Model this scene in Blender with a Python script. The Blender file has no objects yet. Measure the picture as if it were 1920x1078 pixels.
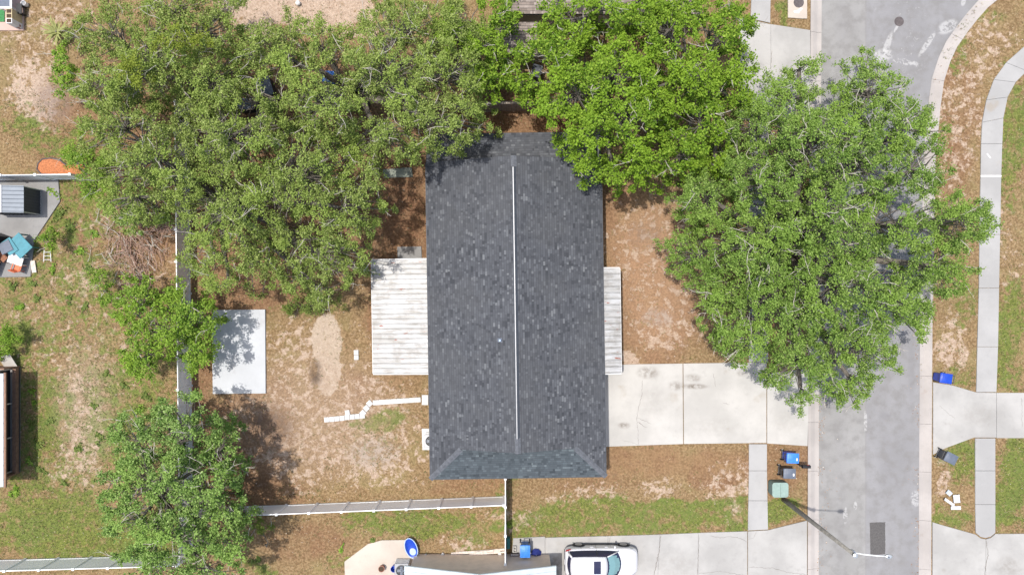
import bpy, math, random
import numpy as np
from mathutils import Vector, Matrix

# ------------------------------------------------------------------ camera, sky, sun, exposure
S = bpy.context.scene
C = S.collection
H = 43.5                      # drone height above the ground, metres
F = 1305.0                    # focal length in photograph pixels (1920 wide): about 30 px per metre on the ground

cam_d = bpy.data.cameras.new('camera')
cam_d.sensor_width = 36.0
cam_d.lens = 36.0 * F / 1920.0
cam_d.clip_end = 3000
cam = bpy.data.objects.new('camera', cam_d)
cam.location = (0, 0, H)
cam.rotation_euler = (0, 0, 0)
C.objects.link(cam)
S.camera = cam

SUN_TRAVEL = Vector((0.21, -0.075, -1.0)).normalized()     # shadows fall to the east and slightly south
W = bpy.data.worlds.new('World'); S.world = W; W.use_nodes = True
wn = W.node_tree.nodes; wl = W.node_tree.links
sky = wn.new('ShaderNodeTexSky'); sky.sky_type = 'NISHITA'; sky.sun_disc = False
sky.sun_elevation = math.asin(-SUN_TRAVEL.z)
sky.sun_rotation = math.atan2(-SUN_TRAVEL.x, -SUN_TRAVEL.y)
sky.air_density = 1.35; sky.dust_density = 3.4; sky.ozone_density = 1.0
wl.new(sky.outputs[0], wn['Background'].inputs[0])
wn['Background'].inputs[1].default_value = 0.15
sl = bpy.data.lights.new('sun', 'SUN'); sl.energy = 3.6; sl.angle = math.radians(0.8); sl.color = (1.0, 0.955, 0.89)
so = bpy.data.objects.new('sun', sl); so.location = (-10, 4, 60)
so.rotation_euler = SUN_TRAVEL.to_track_quat('-Z', 'Y').to_euler(); C.objects.link(so)

S.render.engine = 'CYCLES'
S.view_settings.view_transform = 'Standard'; S.view_settings.look = 'None'
S.view_settings.gamma = 1.0; S.view_settings.use_curve_mapping = False
S.view_settings.exposure = 0.28
S.render.resolution_x = 1024; S.render.resolution_y = 574

# ------------------------------------------------------------------ helpers
rnd = random.Random(7)
def P(px, py, h=0.0):
    k = (H - h) / F
    return ((px - 960.0) * k, (539.0 - py) * k, h)
def P2(px, py, h=0.0):
    return P(px, py, h)[:2]
def poly(pts, h=0.0):
    q = [P2(a, b, h) for a, b in pts]
    a = sum(q[i][0]*q[(i+1) % len(q)][1] - q[(i+1) % len(q)][0]*q[i][1] for i in range(len(q)))
    return q if a > 0 else q[::-1]

class MB:
    def __init__(s): s.v = []; s.f = []
    def add(s, v, f):
        o = len(s.v); s.v.extend([tuple(p) for p in v]); s.f.extend([tuple(i+o for i in q) for q in f]); return s
    def box(s, c, d, rz=0.0, taper=1.0, rx=0.0, ry=0.0):
        hx, hy, hz = d[0]/2, d[1]/2, d[2]/2
        m = Matrix.Rotation(rz, 3, 'Z') @ Matrix.Rotation(ry, 3, 'Y') @ Matrix.Rotation(rx, 3, 'X')
        v = []
        for z, k in ((-hz, taper), (hz, 1.0)):
            for x, y in ((-hx, -hy), (hx, -hy), (hx, hy), (-hx, hy)):
                p = m @ Vector((x*k, y*k, z)); v.append((p.x+c[0], p.y+c[1], p.z+c[2]))
        return s.add(v, [(3, 2, 1, 0), (4, 5, 6, 7), (0, 1, 5, 4), (1, 2, 6, 5), (2, 3, 7, 6), (3, 0, 4, 7)])
    def prism(s, pl, z0, z1):
        n = len(pl)
        v = [(p[0], p[1], z0) for p in pl] + [(p[0], p[1], z1) for p in pl]
        f = [tuple(range(n))[::-1], tuple(range(n, 2*n))] + [(i, (i+1) % n, n+(i+1) % n, n+i) for i in range(n)]
        return s.add(v, f)
    def tube(s, pts, rads, n=6, cap=True):
        pts = [Vector(p) for p in pts]; k = len(pts); v = []
        up = None
        for i in range(k):
            t = (pts[min(i+1, k-1)] - pts[max(i-1, 0)])
            t = t.normalized() if t.length > 1e-9 else Vector((0, 0, 1))
            if up is None:
                up = Vector((1, 0, 0)) if abs(t.z) > .8 else Vector((0, 0, 1))
            a = t.cross(up)
            if a.length < 1e-4: a = t.orthogonal()
            a.normalize(); b = a.cross(t)
            up = b
            r = rads[i] if hasattr(rads, '__len__') else rads
            for j in range(n):
                w = 2*math.pi*j/n
                v.append(pts[i] + a*(r*math.cos(w)) + b*(r*math.sin(w)))
        f = [(i*n+j, i*n+(j+1) % n, (i+1)*n+(j+1) % n, (i+1)*n+j) for i in range(k-1) for j in range(n)]
        if cap: f += [tuple(range(n))[::-1], tuple(range((k-1)*n, k*n))]
        return s.add(v, f)
    def lathe(s, prof, n=20, c=(0, 0, 0), sx=1.0, sy=1.0):
        v = []; k = len(prof)
        for r, z in prof:
            for j in range(n):
                w = 2*math.pi*j/n
                v.append((c[0]+r*sx*math.cos(w), c[1]+r*sy*math.sin(w), c[2]+z))
        f = [(i*n+j, i*n+(j+1) % n, (i+1)*n+(j+1) % n, (i+1)*n+j) for i in range(k-1) for j in range(n)]
        f += [tuple(range(n))[::-1], tuple(range((k-1)*n, k*n))]
        return s.add(v, f)
    def mesh(s, name):
        m = bpy.data.meshes.new(name); m.from_pydata(s.v, [], s.f); m.update(); return m

WLOC = {}
def tag(o, label=None, cat=None, group=None, kind=None):
    if label: o['label'] = label
    if cat: o['category'] = cat
    if group: o['group'] = group
    if kind: o['kind'] = kind
    return o
def link(name, mesh, m, parent=None, loc=None, rz=0.0, smooth=False, bevel=0.0, seg=1):
    o = bpy.data.objects.new(name, mesh); C.objects.link(o)
    if m is not None and not mesh.materials: mesh.materials.append(m)
    if parent is not None: o.parent = parent
    if loc is not None: o.location = loc
    o.rotation_euler[2] = rz
    if smooth:
        mesh.polygons.foreach_set('use_smooth', [True]*len(mesh.polygons))
    if bevel:
        b = o.modifiers.new('bevel', 'BEVEL'); b.width = bevel; b.segments = seg; b.limit_method = 'ANGLE'
    return o
def build(name, mb, m, parent=None, world=True, **k):
    """mesh object from an MB; world coordinates are made local to the parent thing"""
    if parent is not None and world:
        w = WLOC.get(parent.name, (0, 0, 0))
        mb.v = [(a-w[0], b-w[1], c-w[2]) for a, b, c in mb.v]
    o = link(name, mb.mesh(name), m, parent, **k)
    if parent is not None: WLOC[o.name] = WLOC.get(parent.name, (0, 0, 0))
    return o
def based(name, mb, m, loc, **k):
    """a top-level one-mesh thing whose origin is at loc"""
    mb.v = [(a-loc[0], b-loc[1], c-loc[2]) for a, b, c in mb.v]
    return link(name, mb.mesh(name), m, None, loc=loc, **k)
def thing(name, label, cat, loc=(0, 0, 0), rz=0.0, group=None):
    o = bpy.data.objects.new(name, None); C.objects.link(o); o.empty_display_size = .3
    o.location = loc; o.rotation_euler[2] = rz; WLOC[o.name] = tuple(loc)
    return tag(o, label, cat, group)
def copy_tree(o, parent=None):
    c = o.copy(); C.objects.link(c); c.parent = parent
    for ch in list(o.children): copy_tree(ch, c)
    return c

# ------------------------------------------------------------------ materials
class NT:
    def __init__(s, name):
        s.m = bpy.data.materials.new(name); s.m.use_nodes = True
        s.n = s.m.node_tree.nodes; s.l = s.m.node_tree.links
        s.b = s.n['Principled BSDF']; s.out = s.n['Material Output']
        s.tc = s.n.new('ShaderNodeTexCoord')
    def noise(s, scale, detail=4, rough=.6, coord='Object', stretch=None, dist=0.0, out=0):
        t = s.n.new('ShaderNodeTexNoise'); t.inputs['Scale'].default_value = scale
        t.inputs['Detail'].default_value = detail; t.inputs['Roughness'].default_value = rough
        t.inputs['Distortion'].default_value = dist
        src = s.tc.outputs[coord]
        if coord == 'World':
            pass
        if stretch:
            mp = s.n.new('ShaderNodeMapping'); mp.inputs['Scale'].default_value = stretch
            s.l.new(src, mp.inputs[0]); src = mp.outputs[0]
        s.l.new(src, t.inputs['Vector']); return t.outputs[out]
    def worldnoise(s, scale, detail=4, rough=.6, stretch=None):
        g = s.n.new('ShaderNodeNewGeometry')
        t = s.n.new('ShaderNodeTexNoise'); t.inputs['Scale'].default_value = scale
        t.inputs['Detail'].default_value = detail; t.inputs['Roughness'].default_value = rough
        src = g.outputs['Position']
        if stretch:
            mp = s.n.new('ShaderNodeMapping'); mp.inputs['Scale'].default_value = stretch
            s.l.new(src, mp.inputs[0]); src = mp.outputs[0]
        s.l.new(src, t.inputs['Vector']); return t.outputs[0]
    def math(s, op, a, b=None, clamp=False):
        t = s.n.new('ShaderNodeMath'); t.operation = op; t.use_clamp = clamp
        for i, x in enumerate((a, b)):
            if x is None: continue
            if isinstance(x, (int, float)): t.inputs[i].default_value = x
            else: s.l.new(x, t.inputs[i])
        return t.outputs[0]
    def ramp(s, x, lo, hi):
        t = s.n.new('ShaderNodeMapRange'); t.interpolation_type = 'SMOOTHSTEP'
        t.inputs[1].default_value = lo; t.inputs[2].default_value = hi
        s.l.new(x, t.inputs[0]); return t.outputs[0]
    def cramp(s, x, stops):
        t = s.n.new('ShaderNodeValToRGB'); e = t.color_ramp.elements
        while len(e) < len(stops): e.new(.5)
        for q, (p, c) in zip(e, stops): q.position = p; q.color = (*c, 1)
        s.l.new(x, t.inputs[0]); return t.outputs[0]
    def mix(s, f, a, b, mode='MIX'):
        t = s.n.new('ShaderNodeMix'); t.data_type = 'RGBA'; t.blend_type = mode
        for i, x in ((0, f), (6, a), (7, b)):
            if isinstance(x, (int, float)): t.inputs[i].default_value = x
            elif isinstance(x, tuple): t.inputs[i].default_value = (*x, 1)
            else: s.l.new(x, t.inputs[i])
        return t.outputs[2]
    def ell(s, px, py, rx, ry, rot=0.0, lo=1.0, hi=.25):
        '''soft elliptical mask for stains and painted shade at a place on the ground'''
        g = s.n.new('ShaderNodeNewGeometry'); mp = s.n.new('ShaderNodeMapping'); mp.vector_type = 'TEXTURE'
        mp.inputs[1].default_value = ((px-960)/30, (539-py)/30, 0); mp.inputs[2].default_value = (0, 0, rot); mp.inputs[3].default_value = (rx/30, ry/30, 1000)
        s.l.new(g.outputs['Position'], mp.inputs[0])
        le = s.n.new('ShaderNodeVectorMath'); le.operation = 'LENGTH'; s.l.new(mp.outputs[0], le.inputs[0])
        return s.ramp(le.outputs['Value'], lo, hi)
    def bump(s, h, strength=.3, dist=.01):
        t = s.n.new('ShaderNodeBump'); t.inputs['Strength'].default_value = strength
        t.inputs['Distance'].default_value = dist
        s.l.new(h, t.inputs['Height']); s.l.new(t.outputs[0], s.b.inputs['Normal'])
    def color(s, c):
        if isinstance(c, tuple): s.b.inputs['Base Color'].default_value = (*c, 1)
        else: s.l.new(c, s.b.inputs['Base Color'])
    def set(s, rough=.7, metal=0.0, spec=.3):
        s.b.inputs['Roughness'].default_value = rough; s.b.inputs['Metallic'].default_value = metal
        s.b.inputs['Specular IOR Level'].default_value = spec; return s.m
def sc(c, k): return tuple(min(1.0, x*k) for x in c)

def plain(name, c, rough=.6, var=.12, scale=5.0, metal=0.0, spec=.35, bump=0.0, bscale=60):
    t = NT(name)
    n = t.worldnoise(scale, 5, .65)
    t.color(t.mix(t.ramp(n, .3, .7), sc(c, 1-var), sc(c, 1+var)))
    if bump: t.bump(t.worldnoise(bscale, 3, .6), bump, .01)
    return t.set(rough, metal, spec)

def concrete(name, c, stain=.22, warm=(.30, .25, .19), spots=(), dirt=.35):
    t = NT(name)
    big = t.worldnoise(.35, 5, .6); mid = t.worldnoise(2.2, 6, .65); fine = t.worldnoise(26, 4, .7)
    col = t.mix(t.ramp(big, .35, .68), sc(c, 1-stain*.6), sc(c, 1.06))
    col = t.mix(t.math('MULTIPLY', t.ramp(mid, .52, .78), dirt), col, sc(c, 1-stain*1.6))
    st = t.worldnoise(.55, 4, .55, (1, 1, 1))
    col = t.mix(t.math('MULTIPLY', t.ramp(st, .63, .74), .5), col, warm)
    col = t.mix(t.math('MULTIPLY', t.ramp(fine, .45, .8), .22), col, sc(c, .62))
    for px, py, rx, ry, k in spots:
        e = t.math('MULTIPLY', t.ell(px, py, rx, ry), t.ramp(t.worldnoise(2.5, 5, .7), .3, .62))
        col = t.mix(t.math('MULTIPLY', e, k), col, (.17, .145, .12))
    t.color(col); t.bump(fine, .25, .006)
    return t.set(.88, 0, .2)

M = {}
M['drive'] = concrete('driveway_concrete', (.445, .43, .405), .2, (.36, .32, .27), dirt=.32, spots=[(1215,698,28,16,.7),(1268,723,20,12,.6),(1303,724,30,7,.95),(1300,708,22,10,.6),(1170,797,15,8,.85),(1480,790,40,30,.15),(1340,800,70,24,.14),(1390,700,14,8,.4),(1225,755,60,40,.12)])
M['drive_grey'] = concrete('grey_driveway_concrete', (.385, .375, .36), .26, (.29, .27, .24), spots=[(1085,1060,40,40,.3),(1890,1060,30,25,.35),(1840,780,60,30,.18),(1260,1060,70,40,.2),(1040,1060,24,30,.75)])
M['walk'] = concrete('sidewalk_concrete', (.355, .35, .345), .18, dirt=.25)
M['kerb'] = concrete('kerb_concrete', (.395, .365, .345), .22, (.30, .25, .22))
M['slab'] = concrete('white_slab_concrete', (.49, .505, .525), .12, (.38, .37, .37), dirt=.3)
M['oldslab'] = concrete('old_buried_slab', (.38, .31, .25), .2, (.3, .22, .16))
M['pad'] = concrete('pad_concrete', (.50, .48, .45), .2)
M['greypad'] = concrete('weathered_pad_concrete', (.27, .265, .26), .3, (.2, .2, .15))
M['mossy'] = concrete('mossy_concrete', (.27, .29, .24), .3, (.16, .17, .11))
M['patio'] = concrete('patio_concrete', (.50, .44, .38), .2, (.3, .26, .22))
M['crack'] = plain('dark_crack', (.19, .175, .16), .95, .2, 8)
M['paver'] = concrete('white_paver', (.56, .55, .54), .1)
M['pinkpaver'] = concrete('pink_paver', (.5, .36, .31), .15)
M['white_paint'] = plain('white_paint', (.72, .71, .69), .7, .12, 8)
M['spall'] = plain('pale_spalled_asphalt', (.43, .425, .42), .85, .25, 9)
M['vinyl'] = plain('white_vinyl', (.86, .87, .88), .42, .03, 1.3, spec=.4)
M['trim'] = plain('white_trim', (.70, .71, .72), .5, .06, 3)
M['stucco'] = plain('beige_stucco', (.50, .43, .36), .85, .08, 2, bump=.3)
M['tanwall'] = plain('tan_stucco', (.74, .61, .49), .85, .07, 2, bump=.3)
M['bark'] = plain('oak_bark', (.135, .12, .10), .9, .35, 6, bump=.6, bscale=25)
M['paletwig'] = plain('pale_twig_bark', (.42, .39, .34), .85, .3, 7)
M['deadwood'] = plain('dead_branch_wood', (.34, .225, .175), .9, .35, 5)
M['wood'] = plain('grey_fence_wood', (.30, .25, .21), .85, .25, 6)
M['brownwood'] = plain('brown_stained_wood', (.25, .145, .10), .7, .2, 5)
M['yellowwood'] = plain('yellowish_plank', (.50, .42, .26), .75, .15, 6)
M['poplar'] = plain('weathered_board', (.58, .51, .45), .8, .2, 7)
M['polewood'] = plain('weathered_pole_wood', (.25, .235, .21), .85, .25, 4)
M['black'] = plain('black_plastic', (.022, .023, .026), .45, .2, 4)
M['charcoal'] = plain('charcoal_plastic', (.055, .062, .075), .5, .15, 6)
M['lid_grey'] = plain('slate_grey_plastic', (.115, .135, .175), .45, .1, 5)
M['blue'] = plain('blue_plastic', (.045, .20, .62), .42, .12, 5)
M['deepblue'] = plain('deep_blue_plastic', (.015, .06, .42), .35, .15, 5)
M['navy'] = plain('navy_cloth', (.018, .028, .16), .6, .2, 6)
M['lblue'] = plain('pale_blue_plastic', (.38, .50, .66), .45, .1, 5)
M['seafoam'] = plain('pale_green_enamel', (.24, .33, .295), .5, .1, 4)
M['dkgreen'] = plain('dark_green_enamel', (.12, .17, .15), .6, .15, 4)
M['teal'] = plain('turquoise_panel', (.055, .22, .27), .5, .12, 4)
M['tealdark'] = plain('dark_teal_plastic', (.02, .14, .14), .5, .2, 4)
M['orange'] = plain('orange_plastic', (.62, .16, .07), .5, .1, 5)
M['mulch'] = plain('orange_mulch', (.40, .15, .065), .95, .4, 18, bump=.8, bscale=40)
M['rust'] = plain('rusty_metal', (.26, .12, .07), .8, .3, 9)
M['pot'] = plain('terracotta', (.30, .14, .10), .7, .2, 6)
M['soil'] = plain('potting_soil', (.07, .045, .03), .95, .3, 12)
M['turf'] = plain('green_mat', (.05, .20, .07), .9, .3, 15)
M['steel'] = plain('galvanised_steel', (.52, .54, .56), .38, .12, 6, metal=.6)
M['alu'] = plain('aluminium_strip', (.31, .315, .33), .4, .08, 4, metal=.3)
M['shedroof'] = plain('blue_grey_sheet_metal', (.10, .12, .15), .45, .08, 3, metal=.2)
M['shedwall'] = plain('charcoal_sheet_metal', (.045, .05, .06), .5, .12, 3)
M['rubber'] = plain('tyre_rubber', (.018, .018, .02), .8, .2, 6)
M['iron'] = plain('cast_iron', (.10, .085, .085), .8, .25, 8)
M['patch'] = plain('fresh_asphalt_patch', (.095, .09, .088), .92, .2, 12, bump=.5, bscale=70)
M['trunkdark'] = M['bark']
M['whiteplastic'] = plain('white_plastic', (.75, .75, .75), .45, .06, 4)
M['paper'] = plain('white_card', (.56, .56, .57), .7, .08, 5)
M['lavender'] = plain('grey_wrapping', (.42, .46, .50), .6, .15, 5)
M['darkvoid'] = plain('dark_screen_mesh', (.02, .018, .018), .9, .2, 3)
M['roofmetal_white'] = plain('white_ribbed_roof_metal', (.47, .52, .54), .45, .07, 2)

def carpaint():
    t = NT('white_car_paint'); t.color((.58, .58, .605)); t.set(.3, 0, .5)
    t.b.inputs['Coat Weight'].default_value = .6; t.b.inputs['Coat Roughness'].default_value = .06
    return t.m
M['car'] = carpaint()
def glass(name, c, rough=.05):
    t = NT(name); t.color(c); return t.set(rough, 0, .6)
M['glass'] = glass('tinted_car_glass', (.022, .024, .06))
M['sunshade'] = glass('teal_reflective_sunshade', (.17, .31, .33), .3)
M['pane'] = glass('window_pane', (.03, .04, .05))
M['rim'] = plain('alloy_rim', (.30, .30, .31), .4, .1, 5, metal=.6)
M['red_lens'] = glass('red_lens', (.35, .02, .02), .2)
M['clear_lens'] = glass('clear_lens', (.45, .46, .48), .12)

def asphalt():
    t = NT('asphalt')
    g = t.n.new('ShaderNodeSeparateXYZ'); t.l.new(t.tc.outputs['Object'], g.inputs[0])
    wob = t.noise(.5, 3)
    xx = t.math('ADD', g.outputs[0], t.math('MULTIPLY', t.math('SUBTRACT', wob, .5), .12))
    lane = t.ramp(xx, 22.05, 22.25)                       # paving seam between the two passes
    big = t.noise(.25, 5, .6, stretch=(1.0, .45, 1)); mid = t.noise(1.3, 6, .65); fine = t.noise(38, 4, .75)
    a = t.mix(t.ramp(big, .3, .7), (.235, .230, .222), (.285, .280, .274))
    b = t.mix(t.ramp(big, .3, .7), (.212, .209, .214), (.258, .255, .261))
    col = t.mix(lane, a, b)
    seam = t.math('MULTIPLY', t.math('SUBTRACT', 1.0, t.ramp(t.math('ABSOLUTE', t.math('SUBTRACT', xx, 22.15)), .0, .09)), .35)
    col = t.mix(seam, col, (.20, .19, .19))
    # tyre-polished bands along the lanes
    for xc in (18.6, 20.6, 23.4, 24.9):
        d = t.ramp(t.math('ABSOLUTE', t.math('SUBTRACT', xx, xc)), .55, .1)
        col = t.mix(t.math('MULTIPLY', d, .14), col, (.22, .215, .225))
    col = t.mix(t.math('MULTIPLY', t.ramp(mid, .40, .68), .65), col, (.185, .178, .172))
    oil = t.noise(.9, 3, .5)
    col = t.mix(t.math('MULTIPLY', t.ramp(oil, .66, .78), .35), col, (.17, .165, .165))
    col = t.mix(t.math('MULTIPLY', t.ramp(fine, .5, .75), .5), col, (.17, .165, .165))
    col = t.mix(t.math('MULTIPLY', t.ramp(fine, .42, .25), .4), col, (.46, .45, .44))
    rag = t.noise(3.4, 6, .75, dist=.8)
    for px, py, rx, ry, ro_, lo_ in ((1665,84,7,30,-.35,.40),(1656,104,24,15,.3,.42),(1700,116,34,7,-.2,.46),(1740,82,6,34,-.6,.44),(1778,50,24,14,.5,.42),(1808,3,5,10,-.3,.4),(1682,52,3,12,-.5,.4),
                                    (1624,790,4,26,0,.46),(1586,966,5,20,0,.48),(1605,948,4,9,0,.42),(1718,935,11,18,0,.46),(1690,15,60,50,0,.6),(1700,100,80,50,0,.585)):
        e = t.math('MULTIPLY', t.ell(px, py, rx, ry, ro_, 1.0, .6), t.ramp(rag, lo_, lo_+.08))
        col = t.mix(t.math('MULTIPLY', e, .6), col, (.45, .445, .44))
    for px, py, rx, ry, k in ((1600,60,40,60,.12),(1578,957,14,10,.2),(1555,730,16,40,.25),(1710,690,10,100,.22),(1660,780,16,10,.3)):
        col = t.mix(t.math('MULTIPLY', t.ell(px, py, rx, ry), k), col, (.15, .145, .15))  # dark road patches; one is the lamp head's cast shadow painted into the asphalt
    t.color(col); t.bump(fine, .5, .008)
    return t.set(.9, 0, .25)
M['asphalt'] = asphalt()

def ground_mat():
    t = NT('ground_cover')
    at = t.n.new('ShaderNodeAttribute'); at.attribute_name = 'cover'
    sp = t.n.new('ShaderNodeSeparateColor'); t.l.new(at.outputs['Color'], sp.inputs[0])
    n1 = t.noise(.55, 6, .65); n2 = t.noise(1.9, 7, .68, dist=.6); n3 = t.noise(7.5, 6, .7); n4 = t.noise(30, 4, .75); n5 = t.noise(2.0, 8, .74, dist=.3)
    # straw-coloured thin turf
    dry = t.mix(t.ramp(n3, .36, .66), (.165, .105, .050), (.345, .24, .132))
    dry = t.mix(t.math('MULTIPLY', t.ramp(n1, .45, .7), .5), dry, (.255, .225, .095))
    # reddish leaf litter
    red = t.mix(t.ramp(n3, .36, .66), (.165, .090, .048), (.30, .185, .105))
    red = t.mix(t.math('MULTIPLY', t.ramp(n2, .5, .7), .6), red, (.25, .165, .10))
    mr = t.ramp(t.math('ADD', sp.outputs[2], t.math('MULTIPLY', t.math('SUBTRACT', n1, .5), 2.0)), .22, .9)
    col = t.mix(mr, dry, red)
    # pale bare sand
    sand = t.mix(t.ramp(n3, .36, .66), (.37, .27, .20), (.52, .405, .315))
    ms = t.ramp(t.math('ADD', sp.outputs[1], t.math('MULTIPLY', t.math('SUBTRACT', n5, .5), 3.2)), .42, .74)
    col = t.mix(ms, col, sand)
    # green turf
    gr = t.mix(t.ramp(n3, .36, .66), (.10, .125, .028), (.215, .235, .06))
    gr = t.mix(t.math('MULTIPLY', t.ramp(n1, .42, .62), .6), gr, (.13, .175, .045))
    mg = t.ramp(t.math('ADD', sp.outputs[0], t.math('MULTIPLY', t.math('SUBTRACT', n2, .5), 2.6)), .34, .80)
    col = t.mix(mg, col, gr)
    col = t.mix(t.math('MULTIPLY', t.ramp(n4, .5, .78), .32), col, (.12, .078, .045))
    col = t.mix(t.math('MULTIPLY', t.ramp(n4, .42, .25), .45), col, (.58, .50, .40))
    e = t.math('MAXIMUM', t.ell(612, 640, 30, 56, .05, 1.5, .5), t.ell(616, 700, 24, 46, -.08, 1.5, .5))
    e = t.ramp(t.math('ADD', e, t.math('MULTIPLY', t.math('SUBTRACT', n5, .5), 1.1)), .50, .66)
    col = t.mix(t.math('MULTIPLY', e, .85), col, t.mix(t.ramp(n3, .3, .7), (.43, .34, .265), (.51, .42, .335)))
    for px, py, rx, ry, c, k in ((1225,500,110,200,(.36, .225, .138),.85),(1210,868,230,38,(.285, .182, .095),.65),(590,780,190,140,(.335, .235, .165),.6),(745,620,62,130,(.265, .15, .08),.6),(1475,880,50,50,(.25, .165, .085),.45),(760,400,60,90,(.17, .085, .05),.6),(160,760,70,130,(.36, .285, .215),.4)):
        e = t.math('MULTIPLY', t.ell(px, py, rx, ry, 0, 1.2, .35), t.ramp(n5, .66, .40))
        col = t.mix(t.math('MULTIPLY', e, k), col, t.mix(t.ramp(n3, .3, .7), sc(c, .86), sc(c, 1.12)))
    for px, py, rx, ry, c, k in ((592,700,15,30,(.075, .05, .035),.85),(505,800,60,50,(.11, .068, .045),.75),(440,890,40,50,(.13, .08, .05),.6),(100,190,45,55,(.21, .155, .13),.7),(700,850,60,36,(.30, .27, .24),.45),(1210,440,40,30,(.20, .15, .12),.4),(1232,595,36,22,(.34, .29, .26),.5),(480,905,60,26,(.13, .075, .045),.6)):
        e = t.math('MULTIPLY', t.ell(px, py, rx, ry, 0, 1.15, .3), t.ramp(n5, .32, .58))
        col = t.mix(t.math('MULTIPLY', e, k), col, c)  # soil stains and, in the darkest patches, shade painted into the ground colour
    t.color(col)
    t.bump(t.math('ADD', n3, t.math('MULTIPLY', n4, .6)), .9, .05)
    return t.set(.95, 0, .12)
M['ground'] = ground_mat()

def island(name, stops, rough=.85, spec=.2, noise_mix=None, transl=0.0, tint=None):
    """colour drawn per loose piece of the mesh (shingle tab, leaf, blade)"""
    t = NT(name)
    g = t.n.new('ShaderNodeNewGeometry')
    col = t.cramp(g.outputs['Random Per Island'], stops)
    if noise_mix:
        n = t.worldnoise(noise_mix[0], 4, .6)
        col = t.mix(t.math('MULTIPLY', t.ramp(n, .42, .62), noise_mix[2]), col, noise_mix[1])
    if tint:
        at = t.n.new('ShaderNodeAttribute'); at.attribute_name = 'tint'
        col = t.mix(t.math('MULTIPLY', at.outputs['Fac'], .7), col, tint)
    t.color(col); t.set(rough, 0, spec)
    if transl:
        tr = t.n.new('ShaderNodeBsdfTranslucent')
        t.l.new(t.mix(1.0, col, (1.0, 1.15, .55), 'MULTIPLY'), tr.inputs[0])
        mx = t.n.new('ShaderNodeMixShader'); mx.inputs[0].default_value = transl
        t.l.new(t.b.outputs[0], mx.inputs[1]); t.l.new(tr.outputs[0], mx.inputs[2])
        t.l.new(mx.outputs[0], t.out.inputs[0])
    return t.m
SH = [(.0, (.046, .049, .056)), (.2, (.066, .070, .079)), (.75, (.085, .090, .101)), (.94, (.105, .111, .123)), (1.0, (.15, .157, .167))]
M['shingle'] = island('charcoal_shingle', SH, .9, .15, (.35, (.090, .093, .099), .45))
M['shingle_hip'] = island('slate_shingle', [(p, (c[0]*.93, c[1]*1.05, c[2]*1.05)) for p, c in SH], .9, .15, (.6, (.072, .09, .102), .3))
M['shingle_tan'] = island('tan_shingle', [(0, (.20, .165, .145)), (.6, (.27, .225, .20)), (1, (.36, .31, .28))], .9, .15)
M['cap'] = plain('charcoal_ridge_cap', (.105, .112, .127), .9, .2, 6, bump=.3)
M['roofbase'] = plain('roof_felt', (.05, .052, .06), .95, .1, 4)
def leafmat(name, a, b, c, patch, tr=.2):
    a, b, c, patch = (sc(q, .87) for q in (a, b, c, patch))
    return island(name, [(0, a), (.5, b), (1, c)], .6, .14, (.45, patch, .35), tr, tuple(min(1, x*k) for x, k in zip(c, (.74, .86, .52))))
M['oak'] = leafmat('grey_green_oak_leaf', (.095, .135, .028), (.225, .300, .066), (.43, .50, .17), (.205, .300, .05))
M['oak2'] = leafmat('mid_green_oak_leaf', (.065, .120, .022), (.175, .290, .052), (.37, .49, .14), (.155, .285, .042))
M['bright'] = leafmat('bright_green_leaf', (.060, .135, .012), (.160, .285, .025), (.34, .47, .065), (.20, .32, .03))
M['mid'] = leafmat('mid_green_leaf', (.062, .125, .028), (.175, .29, .066), (.42, .55, .20), (.14, .27, .05))
M['vivid'] = leafmat('vivid_green_leaf', (.085, .18, .02), (.18, .31, .04), (.36, .48, .09), (.20, .32, .035))
M['lime'] = leafmat('yellow_green_leaf', (.15, .20, .02), (.23, .28, .035), (.33, .36, .08), (.20, .27, .03))
M['palm'] = leafmat('yellow_spiky_leaf', (.16, .20, .05), (.33, .35, .12), (.50, .48, .25), (.25, .30, .08))
M['weed'] = leafmat('weed_leaf', (.08, .14, .03), (.15, .215, .05), (.26, .30, .09), (.17, .22, .05))
M['blade'] = island('grass_blade', [(0, (.075, .115, .026)), (.45, (.135, .17, .05)), (.75, (.23, .215, .085)), (1, (.40, .33, .18))], .8, .15)
M['straw'] = island('straw_blade', [(0, (.21, .15, .075)), (.6, (.36, .28, .15)), (1, (.55, .46, .31))], .9, .12)
M['litter'] = island('fallen_leaf', [(0, (.14, .07, .035)), (.5, (.27, .15, .08)), (.85, (.42, .28, .18)), (1, (.64, .58, .5))], .9, .12)

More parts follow.
